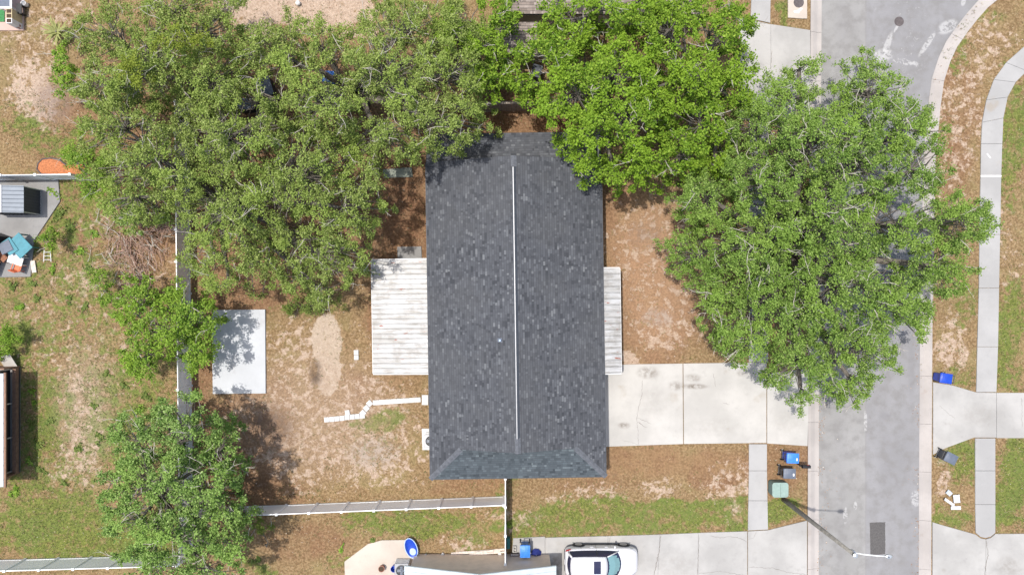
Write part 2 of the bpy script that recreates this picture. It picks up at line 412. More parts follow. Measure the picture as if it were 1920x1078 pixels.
M['debris'] = island('pale_chip', [(0, (.26, .20, .14)), (.6, (.38, .31, .24)), (1, (.52, .47, .41))], .9, .12)
def metalroof():
    t = NT('weathered_white_roof_metal')
    n = t.worldnoise(1.1, 6, .7, (.35, 1.6, 1)); m = t.worldnoise(2.6, 6, .72, (.25, 3.0, 1)); b = t.worldnoise(.5, 3)
    col = t.mix(t.ramp(n, .4, .68), (.45, .455, .46), (.34, .335, .325))
    col = t.mix(t.math('MULTIPLY', t.ramp(m, .47, .66), .85), col, (.215, .20, .18))
    col = t.mix(t.math('MULTIPLY', t.ramp(b, .5, .7), .35), col, (.47, .445, .41))
    ob = t.n.new('ShaderNodeSeparateXYZ'); t.l.new(t.tc.outputs['Object'], ob.inputs[0])
    seam = t.math('MULTIPLY', t.ramp(ob.outputs[1], .13, .055), t.ramp(t.worldnoise(.9, 4, .65, (.6, 1.5, 1)), .3, .6))
    col = t.mix(t.math('MULTIPLY', seam, .4), col, (.29, .29, .285))  # rib shading and grime put into the colour along each pan's rib
    blot = t.worldnoise(1.2, 7, .74)
    col = t.mix(t.math('MULTIPLY', t.ramp(blot, .46, .66), .65), col, (.24, .225, .205))
    r = t.worldnoise(1.7, 4, .6, (.7, 2.2, 1))
    col = t.mix(t.ramp(r, .655, .70), col, (.26, .085, .06))
    t.color(col); return t.set(.5, .1, .3)
M['oldmetal'] = metalroof()

# ------------------------------------------------------------------ noise in numpy for layout
def vnoise(x, y, seed=0):
    xi = np.floor(x).astype(np.int64); yi = np.floor(y).astype(np.int64)
    fx = x-xi; fy = y-yi; fx = fx*fx*(3-2*fx); fy = fy*fy*(3-2*fy)
    def hsh(a, b):
        n = (a*374761393 + b*668265263 + seed*974711) & 0x7fffffff
        n = ((n ^ (n >> 13)) * 1274126177) & 0x7fffffff
        return ((n ^ (n >> 16)) & 0xffff) / 65535.0
    return (hsh(xi, yi)*(1-fx)+hsh(xi+1, yi)*fx)*(1-fy) + (hsh(xi, yi+1)*(1-fx)+hsh(xi+1, yi+1)*fx)*fy
def inside(pl, x, y):
    r = np.zeros(x.shape, bool); n = len(pl); j = n-1
    for i in range(n):
        xi, yi = pl[i]; xj, yj = pl[j]
        c = ((yi > y) != (yj > y))
        with np.errstate(divide='ignore', invalid='ignore'):
            c &= x < (xj-xi)*(y-yi)/((yj-yi) if yj != yi else 1e-9)+xi
        r ^= c; j = i
    return r

# ------------------------------------------------------------------ road, ground, paving
ROAD = [(1535, 1500), (1723, 1500), (1725, 900), (1727, 600), (1733, 300), (1742, 200), (1749, 148), (1762, 108), (1776, 78), (1797, 48),
        (1815, 25), (1837, 0), (1880, -35), (1950, -65), (2100, -85), (3200, -95), (3200, -420), (1546, -420), (1541, 0), (1536, 700)]
road_pl = poly(ROAD)
PAVED = [road_pl]

COVER_G = [(60,420,60,60,.3),(240,1000,120,70,.85),(150,880,60,60,.5),(120,340,40,30,.6),(280,720,40,60,.6),(110,985,160,80,.8),(60,880,80,80,.62),(110,560,120,150,.52),(240,760,100,120,.62),(80,780,70,150,.55),(120,380,90,90,.62),(100,255,80,45,.6),(60,225,60,50,.3),(90,295,60,25,.4),(28,640,38,36,1),(50,560,60,40,.3),(80,790,22,90,.75),(95,900,70,50,.6),(110,1005,140,60,.85),
 (60,950,80,50,.5),(210,1030,90,40,.7),(130,420,55,50,.55),(185,520,60,35,.5),(150,600,90,50,.3),(260,700,60,50,.55),(210,660,55,70,.35),(590,580,80,26,.6),
 (705,792,55,18,.75),(690,840,60,45,.28),(800,975,130,24,.75),(900,995,60,40,.5),(720,1000,60,22,.35),(1180,965,250,34,.72),(1050,990,100,30,.6),
 (1300,938,110,14,.9),(1390,992,50,14,.8),(1895,620,38,110,.75),(1896,905,40,85,.95),(1900,260,36,110,.7),(1800,870,45,40,.8),(1795,975,40,30,.65),
 (1805,705,34,28,.6),(1815,560,24,60,.5),(1475,965,45,26,.9),(1462,20,14,30,.7),(1800,105,26,40,.55),(1850,35,36,22,.5),(1770,235,18,30,.4),(960,940,20,60,.5),(640,1062,30,24,.5),(500,1072,40,15,.7)]
COVER_S = [(610,790,170,130,.52),(1230,500,90,160,.44),(690,690,60,90,.34),(150,640,110,220,.36),(75,160,45,75,.75),(60,45,70,40,.45),(140,20,60,40,.45),(200,405,55,26,.55),(165,800,60,115,.62),(150,690,55,50,.4),(140,530,40,40,.55),(60,600,50,45,.4),
 (565,15,150,48,1),(660,45,60,30,.7),(545,700,65,110,.5),(560,800,90,80,.55),(700,865,80,40,.62),(730,890,60,26,.5),(770,840,40,50,.4),(1215,470,60,110,.46),(1250,612,58,26,.55),
 (1195,668,26,14,.95),(1375,900,46,50,.52),(1230,905,60,22,.5),(1100,930,70,24,.5),(1000,962,40,22,.6),(1385,960,22,28,.6),(1790,640,32,55,.66),(1757,900,14,60,.6),
 (1800,250,50,180,.46),(1842,100,60,80,.46),(1452,975,14,20,.8),(1800,560,40,60,.3),(1890,450,26,140,.36),(880,1015,60,22,.55),(700,700,60,50,.3),(260,500,70,60,.35),(960,955,60,18,.4),(1895,830,30,12,.6)]
COVER_R = [(760,430,60,130,1),(740,590,52,100,.95),(470,548,90,36,1),(380,730,28,60,1),(470,830,80,110,.85),(500,905,90,45,.75),(580,1010,110,40,.6),(500,300,420,250,.9),
 (1150,400,28,80,.8),(1225,545,100,150,.75),(1200,855,120,30,.8),(1360,870,60,40,.8),(1475,880,55,50,.95),(980,215,130,40,1.3),(1480,420,190,260,.8),(1790,210,45,130,.7),(1100,900,120,25,.55),
 (560,880,100,40,.4),(880,915,90,18,.6),(700,770,60,22,.4),(1450,20,40,20,.5),(640,720,60,60,.5),(1800,330,40,90,.6),(1475,925,30,30,.5)]
def cover_at(px, py):
    out = np.zeros((3,)+px.shape)
    wx = px + 26*(vnoise(px/38, py/38, 3)-.5) + 60*(vnoise(px/110, py/110, 5)-.5)
    wy = py + 26*(vnoise(px/38, py/38, 4)-.5) + 40*(vnoise(px/110, py/110, 6)-.5)
    for k, L in enumerate((COVER_G, COVER_S, COVER_R)):
        for a, b, rx, ry, s in L:
            d = ((wx-a)/rx)**2 + ((wy-b)/ry)**2
            out[k] = np.maximum(out[k], s*np.clip((1.9-d)/1.5, 0, 1))
    out[0] = np.where((px > 1950) | (px < -60) | (py < -60) | (py > 1140), .35, out[0])
    return out

def axis(lo, hi, step, far):
    a = list(np.arange(lo, hi+step*.5, step)); g = step
    while a[-1] < far: g *= 1.45; a.append(a[-1]+g)
    g = step
    while a[0] > -far: g *= 1.45; a.insert(0, a[0]-g)
    return np.array(a)
gx = axis(-34.0, 34.0, .15, 900); gy = axis(-20.0, 20.0, .15, 900)
GX, GY = np.meshgrid(gx, gy)
gz = -.012 - .03*vnoise(GX/1.7, GY/1.7, 11) - .012*vnoise(GX*2.1, GY*2.1, 12)
low = inside(road_pl, GX, GY)
for a_ in range(12): low |= inside(road_pl, GX+.55*math.cos(a_*.5236), GY+.55*math.sin(a_*.5236))
gz = np.where(low, -.35, gz)
nx, ny = len(gx), len(gy)
vv = np.stack([GX, GY, gz], -1).reshape(-1, 3)
i0 = (np.arange(ny-1)[:, None]*nx + np.arange(nx-1)[None, :]).reshape(-1)
ff = np.stack([i0, i0+1, i0+1+nx, i0+nx], -1)
def npmesh(name, v, f):
    m = bpy.data.meshes.new(name)
    m.vertices.add(len(v)); m.vertices.foreach_set('co', np.asarray(v, np.float32).reshape(-1))
    k = f.shape[1]
    m.loops.add(f.size); m.loops.foreach_set('vertex_index', f.reshape(-1).astype(np.int32))
    m.polygons.add(len(f)); m.polygons.foreach_set('loop_start', np.arange(0, f.size, k, dtype=np.int32))
    m.polygons.foreach_set('loop_total', np.full(len(f), k, np.int32))
    m.update(calc_edges=True); m.validate(); return m
gm = npmesh('ground', vv, ff)
cv = cover_at(960+GX*30, 539-GY*30)
ca = gm.color_attributes.new('cover', 'FLOAT_COLOR', 'POINT')
ca.data.foreach_set('color', np.stack([cv[0], cv[1], cv[2], np.ones_like(cv[0])], -1).reshape(-1).astype(np.float32))
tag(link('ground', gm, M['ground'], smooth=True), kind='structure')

road = MB(); q = road_pl
road.add([(x, y, -.075) for x, y in q], [tuple(range(len(q)))])
ro = build('road', road, M['asphalt']); tag(ro, kind='structure')

def sheet(name, pts, m, z, parent, jag=0.0, seed=1):
    r = random.Random(seed); out = []
    n = len(pts)
    for i in range(n):
        a, b = pts[i], pts[(i+1) % n]
        L = math.hypot(b[0]-a[0], b[1]-a[1]); k = max(1, int(L/3)) if jag else 1
        for j in range(k):
            f = j/k; out.append((a[0]+(b[0]-a[0])*f+r.uniform(-jag, jag), a[1]+(b[1]-a[1])*f+r.uniform(-jag, jag)))
    mb = MB(); pp = poly(out); mb.add([(x, y, z) for x, y in pp], [tuple(range(len(pp)))])
    return build(name, mb, m, parent)
sheet('asphalt_patch', [(1632,980),(1661,979),(1661,1039),(1633,1041)], M['patch'], -.070, ro, .35)
lid = MB().lathe([(.30, -.09), (.30, -.068), (.24, -.066)], 20, P(1687, 40)); build('manhole_cover', lid, M['iron'], ro)

def kerb(name, pts, side, w=.70, step=3.0):
    """rolled concrete gutter swept along the asphalt edge, cast in sections"""
    k = tag(bpy.data.objects.new(name, None), kind='structure'); C.objects.link(k)
    pts = [Vector(P2(*p)) for p in pts]
    fine = [pts[0]]
    for a, b in zip(pts, pts[1:]):
        n = max(1, int((b-a).length/.5))
        fine += [a+(b-a)*(i/n) for i in range(1, n+1)]
    N = []
    for i in range(len(fine)):
        t = (fine[min(i+1, len(fine)-1)]-fine[max(i-1, 0)]).normalized(); N.append(Vector((t.y, -t.x))*side)
    prof = [(-.02, -.40), (-.02, -.066), (.12, -.078), (.24, -.072), (.40, -.015), (.52, .022), (w, .03), (w, -.40)]
    acc = 0; start = 0
    for i in range(1, len(fine)):
        acc += (fine[i]-fine[i-1]).length
        if acc >= step or i == len(fine)-1:
            mb = MB(); v = []
            for j in range(start, i+1):
                p = fine[j].copy()
                if j == start and start > 0: p += (fine[j+1]-fine[j]).normalized()*.014
                for o, z in prof: v.append((p.x+N[j].x*o, p.y+N[j].y*o, z))
            m = len(prof); c = i-start+1
            f = [(a*m+b, a*m+(b+1) % m, (a+1)*m+(b+1) % m, (a+1)*m+b) for a in range(c-1) for b in range(m)]
            f += [tuple(range(m)), tuple(range((c-1)*m, c*m))[::-1]]
            if side < 0: f = [x[::-1] for x in f]
            mb.add(v, f); build('kerb_section', mb, M['kerb'], k)
            start = i; acc = 0
kerb('kerb_left', [(1535, 1250), (1536, 700), (1541, 0), (1543, -200)], -1)
kerb('kerb_right', [(1724, 1250), (1725, 900), (1727, 600), (1733, 300), (1742, 200), (1749, 148), (1762, 108), (1776, 78), (1797, 48), (1815, 25), (1837, 0), (1880, -35), (1950, -65), (2050, -80)], 1)

def paving(name, panels, m, top=.035, depth=.2):
    """concrete flatwork: one slab object per cast panel under the named piece of setting"""
    k = tag(bpy.data.objects.new(name, None), kind='structure'); C.objects.link(k)
    for pts in panels:
        pl = poly(pts); PAVED.append(pl)
        cx = sum(p[0] for p in pl)/len(pl); cy = sum(p[1] for p in pl)/len(pl)
        sh = []
        for x, y in pl:
            d = math.hypot(x-cx, y-cy); s_ = (d-.009)/d; sh.append((cx+(x-cx)*s_, cy+(y-cy)*s_))
        build('concrete_panel', MB().prism(sh, top-depth, top), m, k, bevel=.012)
    return k
paving('driveway', [[(1112,684),(1280,681),(1281,832),(1112,838)], [(1281,681),(1437,679),(1437,830),(1282,832)],
                    [(1438,700),(1518,690),(1514,836),(1438,831)]], M['drive'])
paving('neighbour_driveway', [[(1022,1007),(1140,1004),(1140,1230),(1022,1230)], [(1140,1004),(1237,1001),(1226,1230),(1140,1230)],
                              [(1237,1001),(1309,998),(1309,1230),(1226,1230)], [(1309,998),(1401,995),(1401,1230),(1309,1230)],
                              [(1402,995),(1440,993),(1513,975),(1513,1230),(1402,1230)], [(962,1008),(1022,1005),(1022,1080),(957,1080)]], M['drive_grey'])
paving('far_driveway', [[(1386,33),(1408,38),(1445,46),(1445,225),(1386,225)], [(1445,46),(1519,57),(1519,225),(1445,225)]], M['drive_grey'])
paving('street_driveway', [[(1749,716),(1786,722),(1830,735),(1868,736),(1868,820),(1826,820),(1772,840),(1749,852)],
                           [(1868,736),(2060,736),(2060,821),(1868,821)]], M['drive_grey'])
paving('lower_street_driveway', [[(1748,978),(1768,984),(1829,1001),(1838,1008),(1848,1010),(1848,1230),(1748,1230)],
                                 [(1848,1010),(1858,1007),(1866,1000),(2060,999),(2060,1230),(1848,1230)]], M['drive_grey'])
def crack(parent, pts, w=.9, seed=1, z=.0385):
    r = random.Random(seed); fine = []
    for a, b in zip(pts, pts[1:]):
        n = max(2, int(math.hypot(b[0]-a[0], b[1]-a[1])/3))
        fine += [(a[0]+(b[0]-a[0])*i/n+r.uniform(-.9, .9), a[1]+(b[1]-a[1])*i/n+r.uniform(-.9, .9)) for i in range(n)]
    fine.append(pts[-1]); v = []
    for i, p in enumerate(fine):
        q0, q1 = fine[max(i-1, 0)], fine[min(i+1, len(fine)-1)]; dx, dy = q1[0]-q0[0], q1[1]-q0[1]; l = math.hypot(dx, dy)+1e-6
        k = w*.75*r.uniform(.4, 1.2)*(.35 if i in (0, len(fine)-1) else 1)*.5
        v += [(*P2(p[0]-dy/l*k, p[1]+dx/l*k), z), (*P2(p[0]+dy/l*k, p[1]-dx/l*k), z)]
    build('crack', MB().add(v, [(2*i, 2*i+1, 2*i+3, 2*i+2) for i in range(len(fine)-1)]), M['crack'], parent)
DW = bpy.data.objects
for i, (nm, pts, w_) in enumerate((('driveway', [(1204,712),(1203,740),(1196,768),(1194,782),(1196,812),(1197,834)], .8), ('driveway', [(1194,782),(1206,788),(1222,794)], 1.0), ('driveway', [(1196,790),(1208,800),(1214,801)], 1.2), ('driveway', [(1355,755),(1368,758)], .9), ('driveway', [(1337,700),(1342,725)], .7), ('driveway', [(1165,824),(1196,832)], .6),
      ('neighbour_driveway', [(1239,1002),(1236,1030),(1232,1048),(1226,1076),(1224,1100)], 1.7), ('neighbour_driveway', [(1331,1004),(1350,1007),(1372,1005),(1392,1010),(1401,1016)], 1.0), ('neighbour_driveway', [(1401,1010),(1412,1008),(1418,996)], .9), ('neighbour_driveway', [(1403,1062),(1450,1064),(1475,1072),(1512,1076)], 1.0),
      ('neighbour_driveway', [(1310,1002),(1309,1040),(1307,1078)], 1.2), ('neighbour_driveway', [(1143,1006),(1141,1060)], .8), ('neighbour_driveway', [(1310,1074),(1350,1070),(1398,1078)], .9), ('far_driveway', [(1447,95),(1445,130)], 1.0), ('far_driveway', [(1409,40),(1424,44),(1446,46)], 1.0), ('far_driveway', [(1432,44),(1440,30)], .8),
      ('lower_street_driveway', [(1849,1012),(1852,1040),(1846,1066),(1846,1090)], 1.8), ('street_driveway', [(1760,760),(1790,785)], .6), ('street_driveway', [(1915,745),(1916,800)], .8))):
    crack(DW[nm], pts, w_, i)
sw = [(1404,y) for y in (832,880,940,993)]
paving('sidewalk_left', [[(1404,832),(1438,832),(1438,882),(1404,882)], [(1404,882),(1438,882),(1439,938),(1403,938)], [(1403,938),(1439,938),(1440,992),(1402,994)]] +
       [[(1404,679-i*57),(1440,679-i*57),(1440,679-(i+1)*57),(1404,679-(i+1)*57)] for i in range(8)] + [[(1407,36-i*58),(1444,44-i*58),(1445,-12-i*58),(1409,-20-i*58)] for i in range(2)], M['walk'])
SWL = [(1830,735),(1832,650),(1835,540),(1836,440),(1838,330),(1839,270),(1841,230),(1849,188),(1863,150),(1886,118),(1922,86),(1975,55),(2050,35)]
SWR = [(1868,735),(1871,650),(1873,540),(1875,440),(1877,330),(1879,270),(1881,222),(1889,183),(1904,155),(1925,134),(1950,113),(1995,88),(2060,72)]
paving('sidewalk_right', [[SWL[i], SWR[i], SWR[i+1], SWL[i+1]] for i in range(len(SWL)-1)] +
       [[(1828,821),(1866,821),(1866,882),(1828,882)], [(1828,882),(1866,882),(1866,945),(1828,945)], [(1828,945),(1866,945),(1866,998),(1858,1005),(1848,1008),(1838,1006),(1829,998)]], M['walk'])
strip = based('joint_strip', MB().prism(poly([(1838,329),(1877,329),(1877,332),(1838,332)]), .030, .040), M['white_paint'], P(1858, 331, .03))
tag(strip, 'white strip crossing the sidewalk joint', 'strip')
chalk = based('chalk_stick', MB().box((*P2(1853, 293), .045), (.36, .07, .02), rz=-.9), M['whiteplastic'], P(1853, 293, .035))
tag(chalk, 'small white plastic strip lying on the sidewalk', 'litter')

# ------------------------------------------------------------------ slabs and pavers
def slab(name, label, pts, m, top, cat='slab', depth=.15, bev=.015):
    pl = poly(pts); PAVED.append(pl); c = (sum(p[0] for p in pl)/len(pl), sum(p[1] for p in pl)/len(pl), 0)
    return tag(based(name, MB().prism(pl, top-depth, top), m, c, bevel=bev), label, cat)
slab('concrete_slab', 'large smooth white concrete slab beside the white fence in the back yard', [(398,581),(498,580),(499,737),(400,738)], M['slab'], .10)
slab('concrete_slab', 'small blue-grey concrete slab at the end of the metal patio cover', [(745,463),(790,462),(792,500),(746,500)], M['greypad'], .06)
slab('concrete_slab', 'pale concrete slab half hidden beneath the oak by the dark roof', [(718,318),(772,314),(774,332),(720,334)], M['mossy'], .05)
pav = MB().box((0, 0, .02), (.40, .33, .06)).mesh('paver')
pav2 = MB().box((0, 0, .02), (.29, .30, .06)).mesh('paver')
path = thing('paver_path', 'crooked line of white concrete pavers leading to the back door', 'path', P(700, 765))
def paver(x, y, a, mesh=pav, parent=path, s=1.0):
    X, Y, _ = P(x, y); w = WLOC[parent.name]
    o = link('paver', mesh, M['paver'], parent, loc=(X-w[0], Y-w[1], rnd.uniform(-.004, .006)), rz=a+rnd.uniform(-.03, .03), bevel=.012)
    o.scale = (s, s, 1); return o
for i in range(8): paver(612.5+i*9.6, 786.5-i*.95-(.6 if i > 3 else 0), .1, pav2, s=1.05)
for x, y in ((680.5, 774), (687, 765), (693, 756)): paver(x, y, .75, pav2, s=1.1)
for i in range(8): paver(705+i*11.2, 754.5-i*.75, .06, pav, s=.93)
for x, y in ((797, 745), (797, 754)): paver(x, y, .0, pav, s=1.0)
paver(651.5, 773, .2, pav2)
pair = thing('paver_pair', 'two loose white pavers lying side by side on bare soil', 'pavers', P(668, 665))
paver(668, 660.5, .02, pav2, pair); paver(668.3, 670, .0, pav2, pair)

# ------------------------------------------------------------------ shingled roofs
def shingles(mb, o, u, v, n, vlen, rng, seed, e=.145):
    """courses of thin overlapping tabs on the plane o + u*s + v*t; rng(t) gives the s range"""
    r = random.Random(seed); o, u, v, n = Vector(o), Vector(u), Vector(v), Vector(n)
    t = 0.0
    while t < vlen-.02:
        a, b = rng(t+e*.5); s = a
        t2 = min(vlen, t+e*1.12)
        while s < b-.01:
            w = min(r.choice((.10, .14, .18, .24, .3))*r.uniform(.85, 1.15), b-s)
            hi = .016 if r.random() < .42 else .009
            tq = t+.02; t2 = min(vlen, t+e)
            p = [o+u*s+v*tq+n*hi, o+u*(s+w-.004)+v*tq+n*hi, o+u*(s+w-.004)+v*t2+n*.003, o+u*s+v*t2+n*.003, o+u*s+v*tq, o+u*(s+w-.004)+v*tq]
            mb.add(p, [(0, 1, 2, 3), (4, 5, 1, 0)])
            s += w
        t += e
    return mb

# ------------------------------------------------------------------ the house in the middle
HA = math.radians(.85)
hc = (0.227, -1.885, 0)
house = thing('house', 'single-storey house with charcoal shingle roof and pale ridge vent', 'house', hc, HA)
hw, hl, eh = 5.17, 9.3, 2.60
sl_ = .338; rh = eh+hw*sl_
gyS = -hl+1.86; hipx = hw-1.86; hz = eh+1.86*sl_
L = lambda name, mb, m, parent=house, **k: build(name, mb, m, parent, world=False, **k)
L('wall', MB().prism([(-hw+.5, -hl+.5), (hw-.5, -hl+.5), (hw-.5, hl-.35), (-hw+.5, hl-.35)], -.05, eh-.08), M['stucco'])
th = .14
rb = MB()
for sgn in (-1, 1):
    top = [(sgn*hw, hl, eh), (0, hl, rh), (0, gyS, rh), (sgn*hipx, gyS, hz), (sgn*hw, -hl, eh)]
    v = [Vector(p) for p in top]+[Vector(p)-Vector((0, 0, th)) for p in top]; k = 5
    f = [tuple(range(k)), tuple(range(k, 2*k))[::-1]]+[(i, k+i, k+(i+1) % k, (i+1) % k) for i in range(k)]
    rb.add(v, [x[::-1] for x in f] if sgn > 0 else f)
top = [(-hw, -hl, eh), (hw, -hl, eh), (hipx, gyS, hz), (-hipx, gyS, hz)]
rb.add([Vector(p)-Vector((0, 0, .002)) for p in top]+[Vector(p)-Vector((0, 0, th)) for p in top],
       [(0, 1, 2, 3), (7, 6, 5, 4)]+[(i, 4+i, 4+(i+1) % 4, (i+1) % 4) for i in range(4)])
roof = L('roof', rb, M['roofbase'])
L('gable_wall', MB().add([(-hipx+.1, gyS+.12, hz-.02), (hipx-.1, gyS+.12, hz-.02), (0, gyS+.12, rh-.12)], [(0, 1, 2)]), M['trim'])
L('gable_wall', MB().add([(-hw+.5, hl-.36, eh-.1), (hw-.5, hl-.36, eh-.1), (0, hl-.36, rh-.14)], [(2, 1, 0)]), M['stucco'])
c_, s_ = math.cos(math.atan(sl_)), math.sin(math.atan(sl_))
vl = hw/c_; e_ = .145
mbW = MB(); mbE = MB()
for sgn, mb, sd in ((-1, mbW, 1), (1, mbE, 2)):
    # u runs along the eave, v climbs to the ridge
    def rng(t, sgn=sgn):
        d = t*c_                                    # horizontal distance from the eave
        south = -hl+d if d < 1.86 else gyS
        return (south, hl) if sgn > 0 else (-hl, -south)
    u = (0, 1, 0) if sgn > 0 else (0, -1, 0)
    shingles(mb, (sgn*hw, 0, eh), u, (-sgn*c_, 0, s_), (sgn*s_, 0, c_), vl, rng, sd)
o = L('shingles', mbW, M['shingle'], roof); tag(o, 'charcoal shingles of the west slope', kind='stuff')
o = L('shingles', mbE, M['shingle'], roof); tag(o, 'charcoal shingles of the east slope', kind='stuff')
mh = MB()
shingles(mh, (0, -hl, eh), (1, 0, 0), (0, c_, s_), (0, -s_, c_), 1.86/c_, lambda t: (-hw+t*c_, hw-t*c_), 3)
o = L('shingles', mh, M['shingle_hip'], roof); tag(o, 'bluish shingles of the short hip end', kind='stuff')
# hip and ridge caps, one folded piece each
def capmesh(w, l, drop):
    return MB().add([(-w, 0, -drop), (0, 0, .012), (w, 0, -drop), (-w, l, -drop-.008), (0, l, .004), (w, l, -drop-.008), (-w, 0, -drop-.02), (w, 0, -drop-.02), (0, 0, -.012)],
                    [(0, 1, 4, 3), (1, 2, 5, 4), (0, 6, 8, 1), (1, 8, 7, 2)]).mesh('cap')
hipcap = capmesh(.155, .31, .045); ridgecap = capmesh(.16, .33, .05)
for sgn in (-1, 1):
    a = Vector((sgn*hw, -hl, eh)); b = Vector((sgn*hipx, gyS, hz)); d = b-a; n_ = 9
    for i in range(n_):
        p = a+d*((i+.02)/n_)
        o = link('hip_cap', hipcap, M['cap'], roof, loc=p+Vector((0, 0, .035)))
        o.rotation_euler = (math.atan2(d.z, math.hypot(d.x, d.y)), 0, math.atan2(-d.x, d.y))
for y in (gyS-.02, gyS+.26, gyS+.54):
    link('ridge_cap', ridgecap, M['cap'], roof, loc=(0, y, rh+.03))
for y in (hl-.32, hl-.62):
    link('ridge_cap', ridgecap, M['cap'], roof, loc=(0, y, rh+.03))
# ridge vent: dark base with a pale aluminium cover
y0, y1 = gyS+.82, hl-.64
L('ridge_vent', MB().add([(-.12, y0, rh-.02), (0, y0, rh+.055), (.12, y0, rh-.02), (-.12, y1, rh-.02), (0, y1, rh+.055), (.12, y1, rh-.02)],
                         [(0, 1, 4, 3), (1, 2, 5, 4), (0, 2, 1), (3, 4, 5)]), M['charcoal'], roof)
L('vent_cover', MB().box((-.04, (y0+y1)/2, rh+.062), (.065, y1-y0, .03), ry=-.22), M['alu'], roof, bevel=.008)
# drip edge and fascia
fm = MB()
for a, b in (((-hw, hl), (-hw, -hl)), ((hw, -hl), (hw, hl)), ((-hw, -hl), (hw, -hl))):
    mx, my = (a[0]+b[0])/2, (a[1]+b[1])/2; ln = math.hypot(a[0]-b[0], a[1]-b[1])
    if a[0] == b[0]: fm.box((a[0]+(.012 if a[0] > 0 else -.012), my, eh-.075), (.03, ln, .14))
    else: fm.box((mx, a[1]-.012, eh-.075), (ln, .03, .14))
L('fascia', fm, M['charcoal'], roof)
# plumbing vent with its flashing
vx = -.93; vy = -1.08; vz = rh+vx*sl_ if vx < 0 else 0
pv = L('vent_pipe', MB().tube([(vx, vy, vz-.05), (vx, vy, vz+.30)], .055, 12), M['lblue'], roof)
L('flashing', MB().box((vx, vy, vz+.02), (.26, .22, .02), ry=-math.atan(sl_)), M['lid_grey'], pv)
# lean-to roof over the rear extension
xl, xr, yn = -hw+.05, hw-.05, hl+1.72
z0, z1 = 2.38, 2.85
L('wall', MB().prism([(-hw+.5, hl-.34), (hw-.5, hl-.34), (hw-.5, yn-.4), (-hw+.5, yn-.4)], -.05, 2.25), M['stucco'])
lt = MB().add([(xl, yn, z0), (xr, yn, z0), (xr, hl-.3, z1), (xl, hl-.3, z1), (xl, yn, z0-.12), (xr, yn, z0-.12), (xr, hl-.3, z1-.12), (xl, hl-.3, z1-.12)],
              [(3, 2, 1, 0), (4, 5, 6, 7), (0, 1, 5, 4), (1, 2, 6, 5), (3, 0, 4, 7)])
lean = L('lean_to_roof', lt, M['roofbase'])
q = math.atan2(z1-z0, yn-hl+.3); ml = MB()
shingles(ml, (0, yn, z0), (-1, 0, 0), (0, -math.cos(q), math.sin(q)), (0, math.sin(q), math.cos(q)), (yn-hl+.3)/math.cos(q), lambda t: (xl, xr), 5)
o = L('shingles', ml, M['shingle'], lean); tag(o, kind='stuff')
# windows and doors below the eaves
def window(x, y, w, h, zc, face, m=M['pane']):
    f = MB(); g = MB()
    if face in 'WE':
        s = -1 if face == 'W' else 1
        f.box((x+s*.02, y, zc), (.06, w, h)); g.box((x+s*.045, y, zc), (.03, w-.12, h-.12))
    else:
        s = -1 if face == 'S' else 1
        f.box((x, y+s*.02, zc), (w, .06, h)); g.box((x, y+s*.045, zc), (w-.12, .03, h-.12))
    a = L('window', f, M['trim']); L('pane', g, m, a)
wx = hw-.5
for y in (6.6, 3.2): window(wx, y, 1.6, 1.2, 1.5, 'E'); window(-wx, y+.4, 1.5, 1.1, 1.55, 'W')
window(0, -hl+.5, 1.6, 1.2, 1.5, 'S')
gd = L('garage_door', MB().box((wx+.03, -5.4, 1.05), (.06, 4.2, 2.1)), M['trim'])
for k in range(4): L('door_panel', MB().box((wx+.07, -5.4, .28+k*.52), (.03, 4.1, .48)), M['trim'], gd)
dr = L('door', MB().box((-wx-.03, -5.05, 1.02), (.06, .95, 2.04)), M['trim']); L('handle', MB().box((-wx-.09, -4.7, 1.0), (.06, .05, .12)), M['steel'], dr)
L('doorstep', MB().box((-hw+.21, -5.6, .06), (.62, 1.5, .16)), M['pad'])

# white ribbed patio covers on both long sides, one pan per object
def patio_cover(name, x0, x1, ya, yb, za, zb, n, posts, label):
    fr = MB()
    for y in (ya-.04, yb+.04): fr.box(((x0+x1)/2, y, (za+zb)/2-.10), (abs(x1-x0), .05, .10), ry=-math.atan2(zb-za, x1-x0))
    fr.box((x1, (ya+yb)/2, zb-.09), (.06, abs(yb-ya), .12))
    for y in posts: fr.box((x1-(.1 if x1 > 0 else -.1), y, (zb-.1)/2), (.09, .09, zb-.1))
    part = L(name, fr, M['trim']); tag(part, label)
    w = (yb-ya)/n; ln = x1-x0; s = 1 if ln > 0 else -1
    prof = [(0, 0), (.016, .045), (.05, .045), (.066, .004), (w*.5, 0), (w-.004, .004)]
    v = []
    for x, z in ((0, 0), (ln, zb-za)):
        for a, b in prof: v.append((x, a, z+b))
    for x, z in ((0, 0), (ln, zb-za)):
        for a, b in prof: v.append((x, a, z+b-.006))
    k = len(prof); f = []
    for i in range(k-1):
        f.append((i, k+i, k+i+1, i+1)[::s]); f.append((2*k+i, 2*k+i+1, 3*k+i+1, 3*k+i)[::s]); f.append((k+i, 3*k+i, 3*k+i+1, k+i+1)[::s])
    me = MB().add(v, f).mesh('roof_panel')
    for i in range(n):
        o = link('roof_panel', me, M['oldmetal'], part, loc=(x0, ya+i*w, za+rnd.uniform(-.006, .006)))
        o.rotation_euler[0] = rnd.uniform(-.012, .012)
patio_cover('patio_cover', -hw+.10, -8.52, -3.1, 3.62, 2.52, 2.22, 23, (-2.9, .3, 3.4), 'white rust-streaked metal patio cover on the west side')
patio_cover('entry_cover', hw-.06, 6.20, -3.26, 2.93, 2.50, 2.34, 17, (-3.1, 2.8), 'narrow white metal cover along the east wall')

